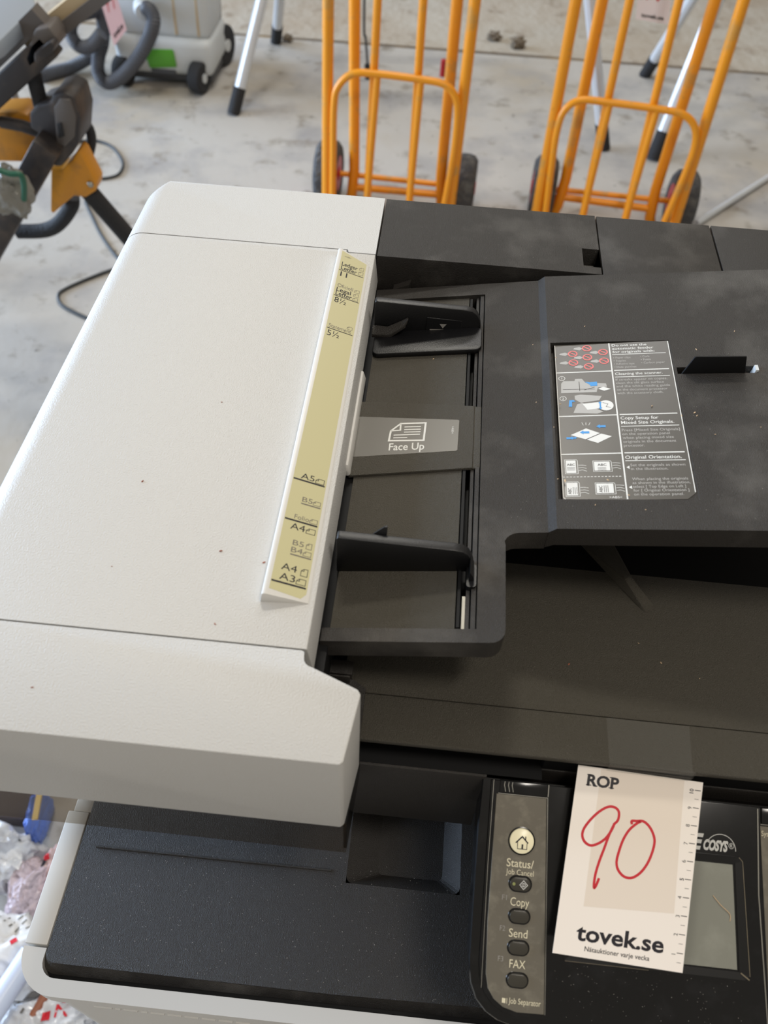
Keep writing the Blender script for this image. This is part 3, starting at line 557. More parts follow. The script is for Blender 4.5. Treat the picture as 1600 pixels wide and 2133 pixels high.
mb.ribbon(PAN, [(232.4, -33.4)] + arc(240.2, -37.4, 8.8, 150, 0, 14), .38, h); mb.ribbon(PAN, circ(PAN, 246.4, -34.6, 1.5, 16), .25, h, True); mb.text(PAN, 'R', 246.4, -35.4, None, 1.7, h, .01, align='C')
obj('logo', mb, M['print_white'], panel, normals=False)
mb = MB(); mb.fr(PAN, [(263, -21.5), (300, -21.5), (306, -134), (269.6, -134)], .05, .5); mb.bevel(.2, 1); ov2 = obj('key_overlay', mb, M['overlay'], panel)
mb = MB(); mb.text(PAN, 'System Menu/', 263.8, -27, 19, 2.9, .62); mb.text(PAN, 'Counter', 268.4, -31, 11, 2.9, .62); obj('lettering', mb, M['print_cream'], ov2, normals=False)
mb = MB(); mb.fr(PAN, [(263.4, -11), (300, -11), (300, -20), (263.6, -20)], 0, 1.2); mb.bevel(.5, 2); obj('end_cap', mb, M['gloss'], panel)
mb = MB(); mb.ribbon(PAN, [(261.6, -12), (262.6, -60), (268.6, -134)], .7, .3); mb.ribbon(PAN, [(263.2, -20.6), (300, -20.6)], .3, .6); obj('chrome_lines', mb, M['steel'], panel, normals=False)

# ---------------------------------------------------------------- things lying on the copier
BL, EX, EY = CC + (Vector((143.4, -285.1, -141.8)) - CC) * 0.986, Vector((73.7, -2.9, -0.3)) / 74 * 0.986, Vector((9.5, 93.0, 48.5)) / 105 * 0.986
NZ = EX.cross(EY).normalized()
def TAG(u, v, h): return BL + EX * u + EY * v + NZ * h
mb = MB(); mb.fr(TAG, [(0, 0), (74, 0), (74, 105), (0, 105)], -0.3, 0)
tag = obj('price_tag', mb, M['paper'], at=TAG(37, 0, -.3)); setp(tag, 'white paper lot tag with a red handwritten 90, taped over the copier panel', 'tag')
mb = MB(); h = .05
mb.text(TAG, 'ROP', 6.4, 94.2, 18.8, 6.2, h, 0.035)
for x in (6.0, 10.9): pass
for x, y, wd in ((6.0, 94.2, 3.2), (6.0, 100.1, 2.4), (9.9, 94.2, 3.0), (19.4, 94.2, 3.2), (19.4, 100.1, 2.4)): mb.fill(TAG, [(x, y), (x + wd, y), (x + wd, y + .5), (x, y + .5)], h)
mb.text(TAG, 'tovek.se', 12, 8.9, 50, 8.4, h, 0.025); mb.text(TAG, 'Nätauktioner varje vecka', 17.7, 3.6, 37, 2.5, h, 0.01)
for k in range(1, 11):
    y = 10 * k; mb.ribbon(TAG, [(69.6, y), (73.1, y)], .42, h); mb.text(TAG, str(k), 68.9, y - (2 if k == 10 else 1), None, 2.2, h, .02 if k % 5 == 0 else 0, rot=math.pi / 2)
    mb.ribbon(TAG, [(70.0, y - 5), (72.4, y - 5)], .22, h)
obj('lettering', mb, M['ink'], tag, normals=False)
nine = [(25.1, 74.3), (27.3, 77.1), (27.2, 81.6), (24.7, 83.8), (20.8, 83.7), (16.1, 80.5), (11.6, 75.3), (8.4, 69.8), (7.9, 65.6), (9.9, 62.2), (13.6, 60.8), (17.7, 62.5), (21.5, 65.9), (24.3, 70.8), (25.5, 74.7)]
leg9 = [(25.5, 74.7), (23.3, 68.2), (21.4, 60.1), (19.5, 52.4), (18.3, 44.9), (18.4, 38.5), (19.4, 39.0), (20.7, 43.6)]
zero = [(35.7, 75.8), (35.3, 77.6), (38.0, 78.0), (42.3, 78.3), (46.5, 75.2), (49.5, 69.8), (49.6, 64.1), (47.6, 56.4), (44.1, 50.2), (39.5, 46.5), (34.8, 46.5), (31.0, 49.6), (29.5, 53.9), (30.1, 59.7), (31.7, 66.5), (34.4, 72.3), (38.2, 76.5), (40.6, 78.1)]
mb = MB()
for i, p in enumerate((nine, leg9, zero)): mb.ribbon(TAG, spline([(*a, 0) for a in p], 5), 1.5, .07 + .01 * i)
obj('handwriting', mb, M['red_ink'], tag, normals=False)
mb = MB(); mb.fr(TAG, [(14, 27.2), (65.6, 30.6), (63, 104.5), (13.8, 104.5)], 0.02, 0.04); obj('tape_square', mb, mat('aged_paper', (238, 226, 213), .45), tag, label='yellowed square of old tape')  # flat square, a little darker than the tag paper
# the clear tape over the lip and down to the tag's back
tp_ = [(-167.6, -77.3), (-195.6, -77.3), (-197.1, -78.6), (-197.3, -82), (-196.6, -86.5), (-196.0, -90)]
mb = MB()
for (y0, z0), (y1, z1) in zip(tp_, tp_[1:]): mb.face([(167.6, y0, z0), (217.0, y0 - .5, z0), (215.0, y1 - 1.6, z1), (167.2, y1, z1)] if y1 < -190 else [(167.6, y0, z0), (217.4, y0, z0), (215.4, y1, z1), (167.2, y1, z1)])
setp(obj('adhesive_tape', mb, M['tape'], at=(190, -190, -95)), 'strip of clear adhesive tape over the black lip, holding the tag', 'tape')
mb = MB(); mb.tube(spline([PAN(236, -63, .6), PAN(240.4, -67.6, .8), PAN(245.8, -72, .7), PAN(246, -76, .5)], 4), .22, 6)
setp(obj('straw_fibre', mb, M['crumb'], at=PAN(241, -70, .3)), 'thin pale straw fibre on the grey copier screen', 'fibre')
# crumbs
def crumb(P, r, m_, label, group):
    mb = MB(); bmesh.ops.create_icosphere(mb.bm, subdivisions=1, radius=1)
    a = random.random() * 3; ca, sa = math.cos(a), math.sin(a); k = random.uniform(1.2, 2.2)
    for v in mb.bm.verts: v.co = Vector((v.co.x * k * ca - v.co.y * .7 * sa, v.co.x * k * sa + v.co.y * .7 * ca, v.co.z * .6)) * r * random.uniform(.8, 1.2) + Vector(P) + Vector((0, 0, r * .45))
    setp(obj('crumb', mb, m_, at=P), label, 'crumb', group)
for x, y, r in ((297, 1003, .8), (460, 1148, .8), (550, 1172, .7), (448, 1300, .5), (462, 838, .4), (67, 1432, .5), (233, 1180, .35)):
    crumb(bz(x, y, 0), r, M['crumb_red'], 'tiny reddish crumb lying on the white feeder cover', 'crumbs on the white cover')
UP = lambda x, y: bpl(x, y, (135, 0, .7), Vector((-.1365, 0, 1)))
for x, y, r in ((1167, 842, .6), (1177, 1002, .8), (1162, 998, .5), (1358, 846, .7), (1420, 866, .5), (1110, 718, .4), (1452, 866, .5), (1266, 1000, .6), (1310, 1032, .5), (1218, 680, .5), (1447, 860, .6), (1154, 890, .4), (1158, 745, .4), (1117, 838, .4), (1345, 1062, .4), (1240, 1052, .4), (1490, 905, .4), (1530, 690, .5), (1450, 728, .5), (1585, 890, .4)):
    crumb(UP(x, y), r, M['crumb'], 'tiny pale crumb lying on the dark feeder tray', 'crumbs on the dark tray')
for x, y, r in ((1377, 1381, .5), (1457, 1414, .6), (1330, 1340, .3)): crumb(bz(x, y, -81), r, M['crumb'], 'tiny pale crumb on the black eject tray below the feeder tray', 'crumbs on the eject tray')
crumb(bz(1185, 1384, -81), .8, M['crumb_red'], 'dark reddish crumb on the black eject tray', None)
crumb(bpl(903, 748, (0, 0, -28.5), Vector((-.17, 0, 1))), .6, M['crumb'], 'pale crumb in the guide pocket near the rear paper guide', None)
mb = MB()
def speck(P, r, ex=(1, 0, 0), ey=(0, 1, 0)):
    a = random.random() * 6.28; ex, ey = Vector(ex), Vector(ey); e1 = ex * math.cos(a) + ey * math.sin(a); e2 = ey * math.cos(a) - ex * math.sin(a); k = random.uniform(.3, .6); P = Vector(P)
    mb.face([P - e1 * r, P - e2 * r * k, P + e1 * r, P + e2 * r * k])
for k in range(240):
    x, y = random.uniform(130, 300), random.uniform(-86, 160)
    if 128 < x < 210 and -66 < y < 84: x = x + 82
    speck((x, y, zu(x) + .06), random.uniform(.1, .3))
for k in range(40): x, y = random.uniform(100, 121), random.uniform(-84, 150); speck((x, y, zl(x) + .06), random.uniform(.1, .3))
for k in range(160): speck((random.uniform(0, 300), random.uniform(174, 255), .06), random.uniform(.1, .3))
for k in range(640): speck((random.uniform(-178, 92), random.uniform(-298, -210), T0 + .06), random.uniform(.12, .42))
for k in range(120): speck(PAN(random.uniform(144, 255), random.uniform(-138, -108), .06), random.uniform(.1, .3), (1, 0, 0), PU_)
for k in range(120): speck((random.uniform(30, 300), random.uniform(-194, -169), -77.5), random.uniform(.08, .2))
setp(obj('dust', mb, M['dust'], at=(95, 0, 0), normals=False), 'scattered pale dust specks over the black parts of the copier', 'dust', kind='stuff')
#PART3

# ---------------------------------------------------------------- yellow hand trucks behind the copier
def hand_truck(name, label, vpx, base, ang, q):
    d = ray(vpx).normalized(); ez = -d; O = bz(*base, -ZF); ex = Vector((math.cos(ang), math.sin(ang), 0)); ex = (ex - ez * ex.dot(ez)).normalized(); n = ez.cross(ex)
    t = thing(name, label, 'hand truck', O, 'orange hand trucks')
    def tp(p, yo=0): return bpl(p[0], p[1], O + n * yo, n)
    def loc(u, v, w_): return O + ex * u + n * v + ez * w_
    def ext(a, b, k0, k1): return [b + (a - b) * k0, b + (a - b) * k1]      # b bottom, a top
    L = ext(tp(q['rl0']), tp(q['rl1']), -.09, 1.65); Rr = ext(tp(q['rr0']), tp(q['rr1']), -.09, 1.65)
    for P in (L, Rr): mb = MB(); mb.tube(P, 16.5, 14); obj('side_rail', mb, M['orange'], t)
    mb = MB(); mb.tube(spline([L[1], L[1] + ez * 60 + n * 50, Rr[1] + ez * 60 + n * 50, Rr[1]], 6), 16.5, 12); obj('handle', mb, M['orange'], t)
    for a, b in (('b1', 'b1b'), ('b2', 'b2b')): mb = MB(); mb.tube(ext(tp(q[a]), tp(q[b]), -.09, 1.5), 12, 12); obj('middle_bar', mb, M['orange'], t)
    for a, b, s in (('k1', 'k1b', -1), ('k2', 'k2b', 1)):
        A, Bm = tp(q[a], 90), tp(q[b], 90); P = [A + (A - Bm) * .6, A, Bm + (A - Bm) * .12, Bm + ex * s * 8 - ez * 20, Bm + ex * s * 22 - ez * 60]
        mb = MB(); mb.tube(P, 17, 14); obj('rear_rail', mb, M['orange'], t)
    H = spline([tp(p, -22) for p in q['hoop']], 5); mb = MB(); mb.tube(H, 10.5, 12); obj('folding_hoop', mb, M['orange'], t)
    for a, b in (('b1', 'b1b'), ('b2', 'b2b')):
        top = tp(q[a + 'h'], -20); bot = tp(q[b], -24); mb = MB(); mb.tube([top, bot + (bot - top) * .1], 10.5, 12); obj('hoop_bar', mb, M['orange'], t)
    c0, c1 = tp(q['k1b'], 90), tp(q['k2b'], 90); ax = loc(0, 110, 125)
    mb = MB(); mb.tube([c0 + ez * 8 - ex * 15, c1 + ez * 8 + ex * 15], 12, 12); obj('cross_bar', mb, M['orange'], t)
    mb = MB(); mb.tube([loc(-258, 100, 101), loc(258, 100, 101)], 9, 12); obj('axle', mb, M['orange'], t)
    mb = MB(); mb.tube([loc(-190, 0, 18), loc(190, 0, 18)], 12, 12); mb.prism([loc(-190, -120, 0), loc(190, -120, 0), loc(190, 6, 0), loc(-190, 6, 0)], [loc(-190, -120, 5), loc(190, -120, 5), loc(190, 6, 5), loc(-190, 6, 5)]); obj('toe_plate', mb, M['orange'], t)
    for s in (-1, 1):
        c = loc(s * 222, 100, 101); mb = MB(); mb.lathe(c, ex, [(-34, 52), (-38, 68), (-37, 84), (-26, 97), (-10, 101), (10, 101), (26, 97), (37, 84), (38, 68), (34, 52)], 40)
        wh = obj('wheel', mb, M['tyre'], t); mb = MB(); mb.lathe(c, ex, [(-40, 14), (-40, 20), (-36, 22), (-35.5, 54), (35.5, 54), (36, 22), (40, 20), (40, 14)], 30); obj('rim', mb, M['red'], wh, label='red wheel rim')
    return t
hand_truck('hand_truck', 'orange tubular hand truck behind the seam of the white and black copier covers', (690, 2700), (812, 465), math.radians(-3),
    dict(rl0=(684, 0), rl1=(681, 415), rr0=(990, 0), rr1=(938, 425), b1=(787, 0), b1b=(765, 415), b1h=(786, 160), b2=(882, 0), b2b=(853, 420), b2h=(877, 168), k1=(739, 0), k1b=(738, 395), k2=(953, 0), k2b=(915, 410),
         hoop=[(693, 425), (694, 330), (696, 220), (705, 180), (735, 154), (785, 154), (880, 166), (925, 176), (948, 200), (953, 240), (945, 320), (925, 432)]))
hand_truck('hand_truck', 'orange tubular hand truck standing further right, beside the silver stand legs', (693, 2784), (1262, 497), math.radians(-3),
    dict(rl0=(1200, 0), rl1=(1118, 440), rr0=(1550, 0), rr1=(1408, 455), b1=(1312, 0), b1b=(1215, 445), b1h=(1270, 218), b2=(1415, 0), b2b=(1303, 455), b2h=(1368, 230), k1=(1255, 0), k1b=(1170, 415), k2=(1490, 0), k2b=(1352, 440),
         hoop=[(1136, 448), (1150, 340), (1160, 275), (1175, 232), (1208, 209), (1265, 213), (1370, 227), (1422, 238), (1446, 262), (1448, 300), (1428, 360), (1384, 462)]))

# ---------------------------------------------------------------- silver stands
def leg(parent, foot, top, r, square=False):
    f_ = Vector(foot); tp = Vector(top); d = (tp - f_).normalized(); mb = MB(); mb.tube([f_ + d * 40, tp], r, 10); l = obj('leg', mb, M['alu'], parent)
    mb = MB(); mb.tube([f_ + d * 0, f_ + d * 95], r + 3, 12); obj('foot_cap', mb, M['rubber'], l, label='black rubber foot'); return l
ap = by(604, -240, 3000)
t = thing('trestle', 'silver aluminium trestle right of the vacuum cleaner, two legs in view', 'trestle', bz(530, 200, -ZF))
leg(t, bz(486, 238, -ZF), ap, 21); leg(t, bz(575, 88, -ZF), ap, 21)
mb = MB(); mb.bar(ap + Vector((-40, 0, 10)), ap + Vector((700, 80, 10)), 50, 40); obj('top_beam', mb, M['alu'], t)
A1, A2 = by(1207, -250, 2700), by(1598, -253, 2900)
t = thing('trestle', 'silver aluminium trestle behind the right hand truck, three legs in view', 'trestle', bz(1330, 250, -ZF))
leg(t, bz(1258, 310, -ZF), A1, 21); leg(t, bz(1360, 332, -ZF), A2, 23); leg(t, bz(1343, 157, -ZF), A2, 22)
mb = MB(); mb.bar(A1 + Vector((-60, 0, 10)), A2 + Vector((60, 0, 10)), 50, 40); obj('top_beam', mb, M['alu'], t)
mb = MB(); a, b = bz(1447, 468, -ZF + 11), bz(1640, 344, -ZF + 11); mb.tube([a + (b - a) * .02, b + (b - a) * .5], 10, 12)
setp(obj('metal_rod', mb, M['alu'], at=a), 'thin silver metal rod lying on the floor beyond the right rear corner of the copier', 'rod')

# ---------------------------------------------------------------- vacuum cleaner
VY = 2860
V = thing('vacuum_cleaner', 'light grey workshop vacuum cleaner with a corrugated hose and green latch window', 'vacuum cleaner', (-1090, 3050, -ZF))
def vb(name, x0, x1, y0, y1, z0, z1, m_, r, parent=V, tin=0):
    mb = MB(); mb.prism([(x0, y0, z0), (x1, y0, z0), (x1, y1, z0), (x0, y1, z0)], [(x0 + tin, y0 + tin, z1), (x1 - tin, y0 + tin, z1), (x1 - tin, y1 - tin, z1), (x0 + tin, y1 - tin, z1)])
    if r: mb.bevel(r, 3)
    return obj(name, mb, m_, parent)
vb('chassis', -1240, -890, 2880, 3120, -1100, -1040, M['vac_dark'], 12)
vb('tub', -1255, -880, 2855, 3130, -1070, -940, M['vac'], 26)
body_v = vb('tank', -1235, -885, 2885, 3110, -950, -640, M['vac'], 30, tin=-14)
vb('lid', -1240, -880, 2880, 3115, -640, -540, M['vac_dark'], 26)
mb = MB(); mb.xz([(-1138, -978), (-1022, -972), (-1018, -1036), (-1126, -1046)], 2848, 2862); mb.bevel(6, 2); lw = obj('latch_window', mb, M['green'], V)
mb = MB(); mb.box(-1120, -1026, 2850, 2862, -1062, -1048); obj('latch', mb, M['vac_dark'], V)
for xx in (-1010, -925): mb = MB(); mb.tube([(xx, 2884, -930), (xx + 14, 2878, -640)], 5, 8); obj('seam_rib', mb, M['tan'], body_v)
for x0, yy, r in ((-935, 2845, 56), (-1235, 2860, 54), (-900, 3110, 75), (-1230, 3110, 75)):
    mb = MB(); mb.lathe((x0, yy, -ZF + r), (1, -.25, 0), [(-24, r * .5), (-27, r * .8), (-22, r * .97), (-14, r), (14, r), (22, r * .97), (27, r * .8), (24, r * .5)], 28); wv = obj('wheel', mb, M['rubber'], V)
    mb = MB(); mb.lathe((x0, yy, -ZF + r), (1, -.25, 0), [(-28, r * .3), (28, r * .3)], 16); obj('hub', mb, M['vac'], wv)
hp = [by(298, 14, 2862), by(312, 22, 2800), by(320, 45, 2770), by(308, 85, 2765), by(282, 128, 2760), by(252, 160, 2755), by(225, 172, 2760), by(206, 155, 2770), by(205, 120, 2800), by(214, 85, 2840), by(214, 40, 2880), by(198, 10, 2900), by(170, -10, 2930)]
mb = MB(); pth = spline(hp, 14); mb.tube(pth, 25, 14, rs=[25 + (1.6 if i % 2 else -1.6) for i in range(len(pth))]); obj('hose', mb, M['hose'], V)
mb = MB(); mb.lathe(by(300, 16, 2852), (.25, -1, -.1), [(-6, 38), (14, 38), (22, 31), (36, 30)], 24); obj('hose_port', mb, M['vac'], V)
hp = [by(213, 70, 2760), by(190, 95, 2755), by(165, 96, 2760), by(148, 72, 2770), by(150, 45, 2790), by(168, 30, 2830), by(200, 22, 2880)]
h2 = [bz(205, 100, -ZF + 90), bz(185, 120, -ZF + 50), bz(150, 140, -ZF + 27), bz(115, 150, -ZF + 25), bz(82, 158, -ZF + 25)]
for P in (hp, h2):
    mb = MB(); pth = spline(P, 14); mb.tube(pth, 24, 14, rs=[24 + (1.5 if i % 2 else -1.5) for i in range(len(pth))]); obj('hose', mb, M['hose'], V)
mb = MB(); pth = [by(452, -20, 3100), by(455, 30, 3100), by(448, 75, 3110)]; mb.tube(pth, 12, 10); obj('rear_strut', mb, M['vac_dark'], V)

# lot tags hanging in the background
def lot_tag(fr_pts, label, pm, strokes, word):
    a, b, c = (Vector(p) for p in fr_pts); ex, ey = (b - a), (c - a); n = ex.cross(ey).normalized()
    fr = lambda u, v, h: a + ex * u + ey * v + n * (h * (1 if n.y < 0 else -1))
    mb = MB(); mb.fr(fr, [(0, 0), (1, 0), (1, 1), (0, 1)], -.6, 0); t_ = obj('lot_tag', mb, pm, at=a); setp(t_, label, 'tag')
    mb = MB()
    for s in strokes: mb.ribbon(fr, s, .045, .8)
    obj('handwriting', mb, M['red_ink'], t_, normals=False)
    mb = MB(); mb.text(fr, word, .16, .075, .68, .075, .8, .03); obj('lettering', mb, M['ink'], t_, normals=False)
p0, p1, p2 = by(238, 96, 2740), by(264, 62, 2745), by(192, -52, 2740)
lot_tag((p0, p1, p2), 'pinkish lot tag with red handwriting hanging on the grey vacuum cleaner', mat('pink_paper', (226, 190, 194), .6), [[(.2, .68), (.45, .74), (.3, .42)], [(.55, .68), (.85, .74), (.66, .38)], [(.3, .52), (.5, .56)]], 'tovek.se')
p0, p1, p2 = by(1324, 40, 2230), by(1392, 51, 2230), by(1334, -62, 2240)
lot_tag((p0, p1, p2), 'white lot tag with red handwriting hanging between the bars of the right hand truck', mat('white_paper', (236, 238, 250), .6), [[(.28, .44), (.26, .8)], [(.45, .62), (.6, .46), (.76, .62), (.74, .78)]], 'tovek.se')

# ---------------------------------------------------------------- saw stand at the left
Y0 = 1320
SS = thing('saw_stand', 'black and yellow saw stand with a grey table edge, left of the copier', 'saw stand', by(60, 560, Y0) * 1.0 - Vector((0, 0, by(60, 560, Y0).z + ZF)))
def flat(name, px, m_, y=Y0, dep=60, r=5, parent=SS):
    mb = MB(); P = [by(a, b, y) for a, b in px]; mb.prism(P, [p + Vector((0, dep, 0)) for p in P]); bmesh.ops.recalc_face_normals(mb.bm, faces=mb.bm.faces[:])
    if r: mb.bevel(r, 2)
    return obj(name, mb, m_, parent)
zt = by(40, 60, Y0 - 40).z
mb = MB(); mb.plan([tuple(bz(a, b, zt)[:2]) for a, b in ((-60, 118), (0, 84), (74, 12), (60, -40), (-120, -40))], zt - 30, zt); mb.bevel(3, 2); obj('work_table', mb, M['saw_table'], SS)
mb = MB(); mb.bar(by(-40, 150, Y0 + 10), by(86, 28, Y0 + 10), 34, 34); obj('table_edge', mb, M['saw_grey'], SS)
mb = MB(); mb.bar(by(60, 84, Y0 + 60), by(240, -60, Y0 + 60), 46, 30); obj('extension_rail', mb, M['tan'], SS)
mb = MB(); mb.bar(by(88, 92, Y0 + 30), by(250, -32, Y0 + 30), 10, 22); obj('rail_flange', mb, M['saw_grey'], SS)
mb = MB(); mb.bar(by(-40, 225, Y0 - 10), by(108, 88, Y0 - 10), 40, 46); mb.bevel(4, 2); obj('main_rail', mb, M['saw_black'], SS)
flat('rail_end', [(72, 62), (100, 56), (118, 78), (120, 98), (60, 146), (50, 120)], M['saw_grey'], Y0 - 30, 60, 5)
flat('clamp_lever', [(70, 112), (104, 86), (114, 96), (110, 108), (80, 136), (70, 128)], M['saw_black'], Y0 - 52, 30, 4)
mb = MB(); mb.tube([by(66, 140, Y0), by(90, 238, Y0)], 16, 16); obj('post', mb, M['rubber'], SS)
flat('pivot_block', [(60, 236), (78, 222), (104, 214), (108, 198), (132, 192), (156, 204), (168, 246), (165, 298), (150, 322), (126, 350), (108, 346), (98, 316), (92, 286), (62, 268)], M['saw_black'], Y0 - 40, 90, 7)
flat('pivot_face', [(112, 226), (124, 206), (146, 208), (158, 244), (155, 286), (136, 306), (118, 300)], M['saw_grey'], Y0 - 44, 10, 3)
flat('pivot_slot', [(118, 258), (128, 256), (134, 284), (122, 288)], M['rubber'], Y0 - 47, 10, 1)
flat('upper_bracket', [(-30, 236), (36, 232), (58, 240), (60, 268), (86, 276), (88, 290), (60, 322), (52, 338), (-30, 336)], M['saw_yellow'], Y0 + 10, 70, 4)
mb = MB(); mb.tube([by(2, 254, Y0 - 10), by(46, 262, Y0 - 10), by(92, 278, Y0 - 5)], 13, 12); obj('lock_pin', mb, M['saw_black'], SS)
flat('leg_bracket', [(150, 334), (160, 314), (170, 322), (201, 382), (200, 398), (178, 412), (154, 408), (110, 446), (105, 440), (106, 352), (128, 352)], M['saw_yellow'], Y0 - 20, 50, 4)
mb = MB(); mb.lathe(by(189, 383, Y0 - 20), (0, -1, 0), [(0, 7), (4, 7), (6, 5)], 14); obj('bolt', mb, M['steel'], SS)
la, lb_ = by(183, 396, Y0 + 5), by(280, 508, Y0 + 5); lf = la + (lb_ - la) * ((la.z + ZF) / (la.z - lb_.z))
mb = MB(); mb.tube([la, lf], 21, 16); obj('leg', mb, M['rubber'], SS)
mb = MB(); a_ = by(-70, 440, Y0 + 60); mb.tube([a_, Vector((a_.x - 260, Y0 + 330, -ZF + 8))], 21, 16); obj('leg', mb, M['rubber'], SS)
mb = MB(); mb.bar(by(104, 296, Y0 - 60), by(-70, 612, Y0 - 60), 54, 60, (0, -1, 0)); mb.bevel(4, 2); obj('lower_rail', mb, M['saw_black'], SS)
mb = MB(); mb.tube(spline([by(38, 482, Y0 + 40), by(92, 480, Y0 + 40), by(124, 464, Y0 + 40), by(148, 430, Y0 + 40), by(150, 410, Y0 + 40)], 5), 18, 14); obj('foot_tube', mb, M['rubber'], SS)
mb = MB(); mb.tube(spline([by(168, 252, Y0 + 60), by(186, 268, Y0 + 60), by(190, 300, Y0 + 60), by(176, 352, Y0 + 60)], 5), 11, 12); obj('tube_handle', mb, M['rubber'], SS)
mb = MB(); mb.tube([by(28, 190, Y0 + 200), by(42, 240, Y0 + 200)], 9, 10); obj('strut', mb, M['saw_table'], SS)

# ---------------------------------------------------------------- bags
def blob(c, rx, ry, rz, amp, seed, n=26, sharp=1.0):
    mb = MB(); bmesh.ops.create_uvsphere(mb.bm, u_segments=n * 2, v_segments=n, radius=1)
    for v in mb.bm.verts:
        p = v.co.copy(); s = noise.noise(p * 2.1 + Vector((seed, 0, 0))); s2 = abs(noise.noise(p * 4.3 + Vector((0, seed, 0)))); k = 1 + amp * (s * 1.1 - s2 * sharp + .3 * noise.noise(p * 9 + Vector((0, 0, seed))))
        q = Vector((math.copysign(abs(p.x) ** .8, p.x), math.copysign(abs(p.y) ** .8, p.y), math.copysign(abs(p.z) ** .8, p.z)))
        v.co = Vector(c) + Vector((q.x * rx, q.y * ry, max(q.z, -.86) * rz)) * k
    return mb
def bag(name, label, c, r, amp, seed, m_, prints=()):
    mb = blob(c, *r, amp, seed); lo_ = min(v.co.z for v in mb.bm.verts)
    for v in mb.bm.verts: v.co.z += -ZF - lo_ + (c[2] + ZF if len(c) > 3 else 0)
    bm2 = mb.bm.copy(); o = obj(name, mb, m_, at=(c[0], c[1], -ZF), smooth=60); setp(o, label, 'bag')
    from mathutils.bvhtree import BVHTree
    tr = BVHTree.FromBMesh(bm2)
    for nm, pm, fn in prints:
        mb = MB(); fn(mb)
        for v in mb.bm.verts:
            hit = tr.ray_cast(Vector((v.co.x, v.co.y, 200)), Vector((0, 0, -1)))
            v.co.z = (hit[0].z + 1.5) if hit[0] else -ZF + 2
        obj(nm, mb, pm, o, normals=False)
    bm2.free(); return o
HZ = lambda cx, cy, a: (lambda u, v, h: (cx + u * math.cos(a) - v * math.sin(a), cy + u * math.sin(a) + v * math.cos(a), h))
def lines(cx, cy, a, rows, wd, t, step):
    def f(mb):
        fr = HZ(cx, cy, a)
        for k in range(rows):
            for j in range(8):
                if random.random() < .8: mb.ribbon(fr, [(wd * j / 8, -k * step), (wd * j / 8 + wd / 13, -k * step)], t, 0)
    return f
def words(cx, cy, a, items):
    def f(mb):
        fr = HZ(cx, cy, a)
        for s, u, v, ht in items: mb.text(fr, s, u, v, None, ht, 0, .02)
    return f
def square(cx, cy, a, s):
    return lambda mb: [mb.fill(HZ(cx, cy, a), [(x, y), (x + s / 4, y), (x + s / 4, y + s / 4), (x, y + s / 4)], 0) for x in (0, s / 4, s / 2, 3 * s / 4) for y in (0, s / 4, s / 2, 3 * s / 4)]
P_ = lambda x, y, z=-1040: bz(x, y, z)
a = P_(30, 1990); bag('plastic_bag', 'crumpled white plastic bag with grey print, left of the copier front corner', (a.x - 22, a.y - 6, 0), (84, 66, 60), .26, 3.1, M['bag_white'],
    (('print', M['ink_grey'], lines(a.x - 30, a.y + 45, 1.0, 5, 110, 2.4, 11)), ('red_print', M['red_ink'], square(a.x + 8, a.y + 6, .9, 9))))
a = P_(40, 1840); bag('plastic_bag', 'crumpled pale lilac plastic bag beside the pink bag', (a.x - 52, a.y + 34, 0), (62, 52, 62), .3, 8.4, M['bag_clear'])
a = P_(66, 1850); bag('plastic_bag', 'crumpled pink plastic bag on the floor left of the copier', (a.x - 6, a.y, 0), (34, 52, 56), .17, 5.2, M['bag_pink'])
a = P_(92, 1820); bag('plastic_bag', 'small clear bag with red and black print, right of the pink bag', (a.x + 10, a.y + 12, 0), (24, 40, 50), .18, 6.7, mat('rosy_plastic_bag', (206, 176, 174), .25, bump=(30, .7, .02), var=[(16, (150, 82, 84), .5, .62, 3)]),
    (('red_print', M['red_ink'], square(a.x - 2, a.y + 16, .4, 9)), ('print', M['ink'], lambda mb, a=a: mb.ribbon(HZ(a.x - 8, a.y + 14, 0), circ(None, 0, 0, 7, 16), 4, 0, True))))
a = P_(110, 2050); bag('plastic_bag', 'clear bag with red lettering at the foot of the copier front', (a.x + 22, a.y - 66, 0), (84, 56, 64), .24, 9.9, M['bag_clear'],
    (('red_print', M['red_ink'], words(P_(128, 2128).x, P_(128, 2128).y, .25, (('N', 0, 0, 17), ('2', 6, 20, 17)))), ('red_block', M['red_ink'], square(P_(100, 2136).x, P_(100, 2136).y, .25, 12)), ('print', M['ink_grey'], lines(P_(30, 2090).x, P_(30, 2090).y, 1.05, 4, 90, 4, 10))))
a, b = P_(-30, 2130, -985), P_(66, 1985, -985); mb = MB(); mb.tube([a, b], 17, 18); setp(obj('poster_tube', mb, mat('pale_blue_tube', (206, 214, 232), .3), at=a), 'shiny pale blue roll lying across the plastic bags', 'roll')
a, b = P_(-10, 2146, -990), P_(78, 2010, -990); mb = MB(); mb.tube([a + Vector((26, -10, -22)), b + Vector((26, -10, -22))], 7, 12); setp(obj('wooden_dowel', mb, mat('reddish_wood', (150, 92, 66), .5), at=a), 'thin reddish wooden rod beside the pale blue roll', 'rod')
a = P_(70, 1688); bag('plastic_bag', 'bright blue plastic bag seen through the smoked strip', (a.x + 2, a.y, 0), (9, 40, 52), .2, 2.2, M['bag_blue'])
mb = MB(); a, b = P_(84, 1720), P_(96, 1648); mb.bar(a + Vector((0, 0, 30)), b + Vector((0, 0, 30)), 9, 5); setp(obj('strap', mb, M['yellow_strap'], at=a), 'yellowish strap seen through the smoked strip beside the blue bag', 'strap')
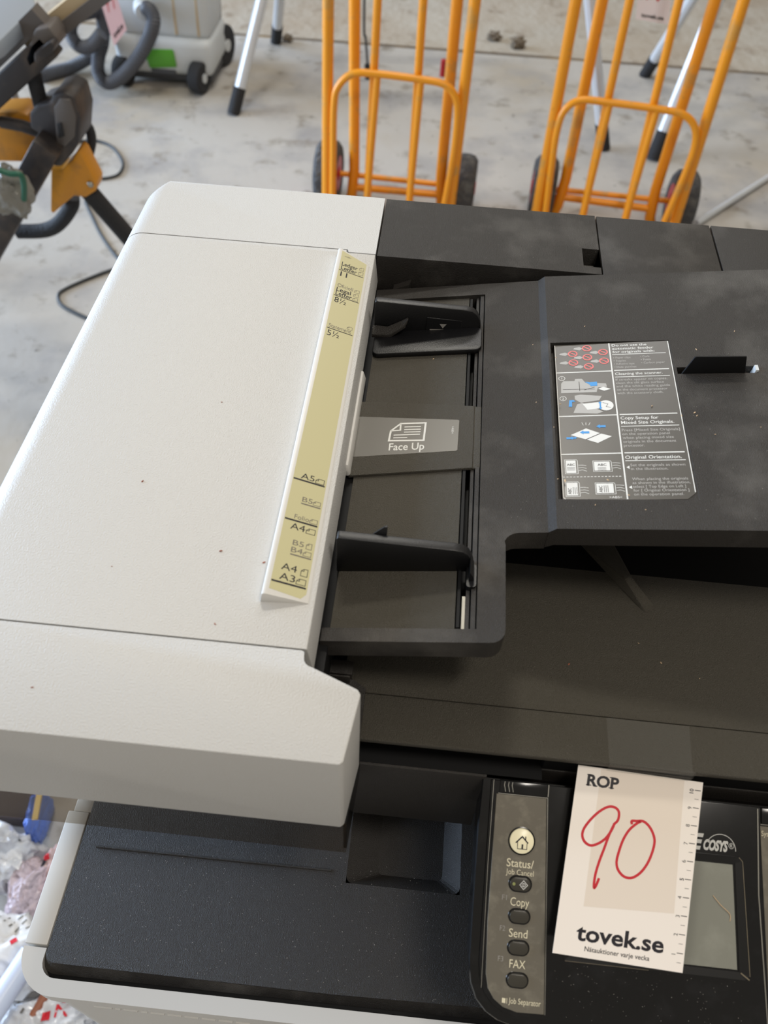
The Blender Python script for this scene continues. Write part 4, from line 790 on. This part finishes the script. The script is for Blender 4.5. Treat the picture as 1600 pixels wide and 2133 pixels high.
mb = MB(); a = P_(22, 1676, -1085); mb.box(a.x - 120, a.x + 36, a.y - 26, a.y + 70, -ZF, -1075); mb.bevel(3, 2); setp(obj('board', mb, M['brown'], at=(a.x, a.y, -ZF)), 'dark brown board seen through the smoked strip at the left edge', 'board')
a = by(18, 400, Y0 - 150); mb = blob(a, 50, 34, 56, .22, 4.4, 20); t = obj('parts_bag', mb, mat('clear_grey_bag', (136, 132, 122), .3, alpha=.85, bump=(30, .6, .02)), at=a); setp(t, 'clear parts bag with a green edge hanging on the saw stand', 'bag')
mb = MB(); mb.tube(spline([by(-12, 350, Y0 - 190), by(20, 362, Y0 - 190), by(42, 364, Y0 - 186), by(50, 384, Y0 - 180), by(50, 416, Y0 - 172)], 5), 6, 8, rs=None); obj('green_edge', mb, mat('green_edge', (30, 92, 70), .5), t)

# ---------------------------------------------------------------- cables and debris on the floor
def cable(px, label, r=5, z=0):
    mb = MB(); P = spline([bz(a, b, -ZF + r + z) for a, b in px], 8); mb.tube(P, r, 8); setp(obj('power_cable', mb, M['cable'], at=P[0]), label, 'cable')
cable([(150, 300), (170, 294), (205, 294), (236, 308), (256, 338), (248, 362), (222, 371), (190, 372), (165, 378)], 'dark cable looped on the floor behind the saw stand pivot', 5)
cable([(178, 420), (192, 450), (212, 490), (244, 535), (275, 560)], 'dark cable running from the saw stand towards the copier', 5)
cable([(290, 548), (240, 560), (190, 578), (140, 600), (122, 614), (128, 634), (158, 652), (200, 670), (260, 690)], 'dark cable bending back on the floor left of the copier cover', 5)
mb = MB(); bt = bz(766, 165, -ZF); P = spline([Vector((bt.x - 6, bt.y + 10, 100)), by(759, 10, bt.y + 6), by(762, 80, bt.y + 4), by(766, 140, bt.y)], 5); mb.tube(P, 5, 8)
o = obj('hanging_cable', mb, M['cable'], at=bt); setp(o, 'thin dark cable hanging straight down behind the left hand truck', 'cable')
mb = MB(); mb.tube([by(765, 134, bt.y), bt + Vector((0, 0, 4))], 11, 10); obj('plug', mb, M['rubber'], o)
def rock(c, r, seed, label):
    mb = blob(c, r, r * .8, r * .6, .5, seed, 12); k = min(v.co.z for v in mb.bm.verts)
    for v in mb.bm.verts: v.co.z += -ZF - k
    setp(obj('rubble', mb, M['rubble'], at=(c[0], c[1], -ZF)), label, 'rubble')
a = bz(1076, 100, -ZF); rock(a, 34, 3.3, 'lump of grey rubble on the rough floor between the two hand trucks')
a = bz(1030, 84, -ZF); rock(a, 30, 7.7, 'brownish lump of rubble left of the grey one')
a = bz(600, 87, -ZF); rock(a, 22, 1.9, 'small pale lump of rubble beside the rear trestle foot')
a = bz(922, 158, -ZF); mb = MB(); mb.lathe(a, (0, 0, 1), [(0, 12), (60, 12), (64, 9)], 16); setp(obj('red_cap', mb, M['red'], at=a), 'small red plastic piece on the floor behind the left hand truck', 'cap')
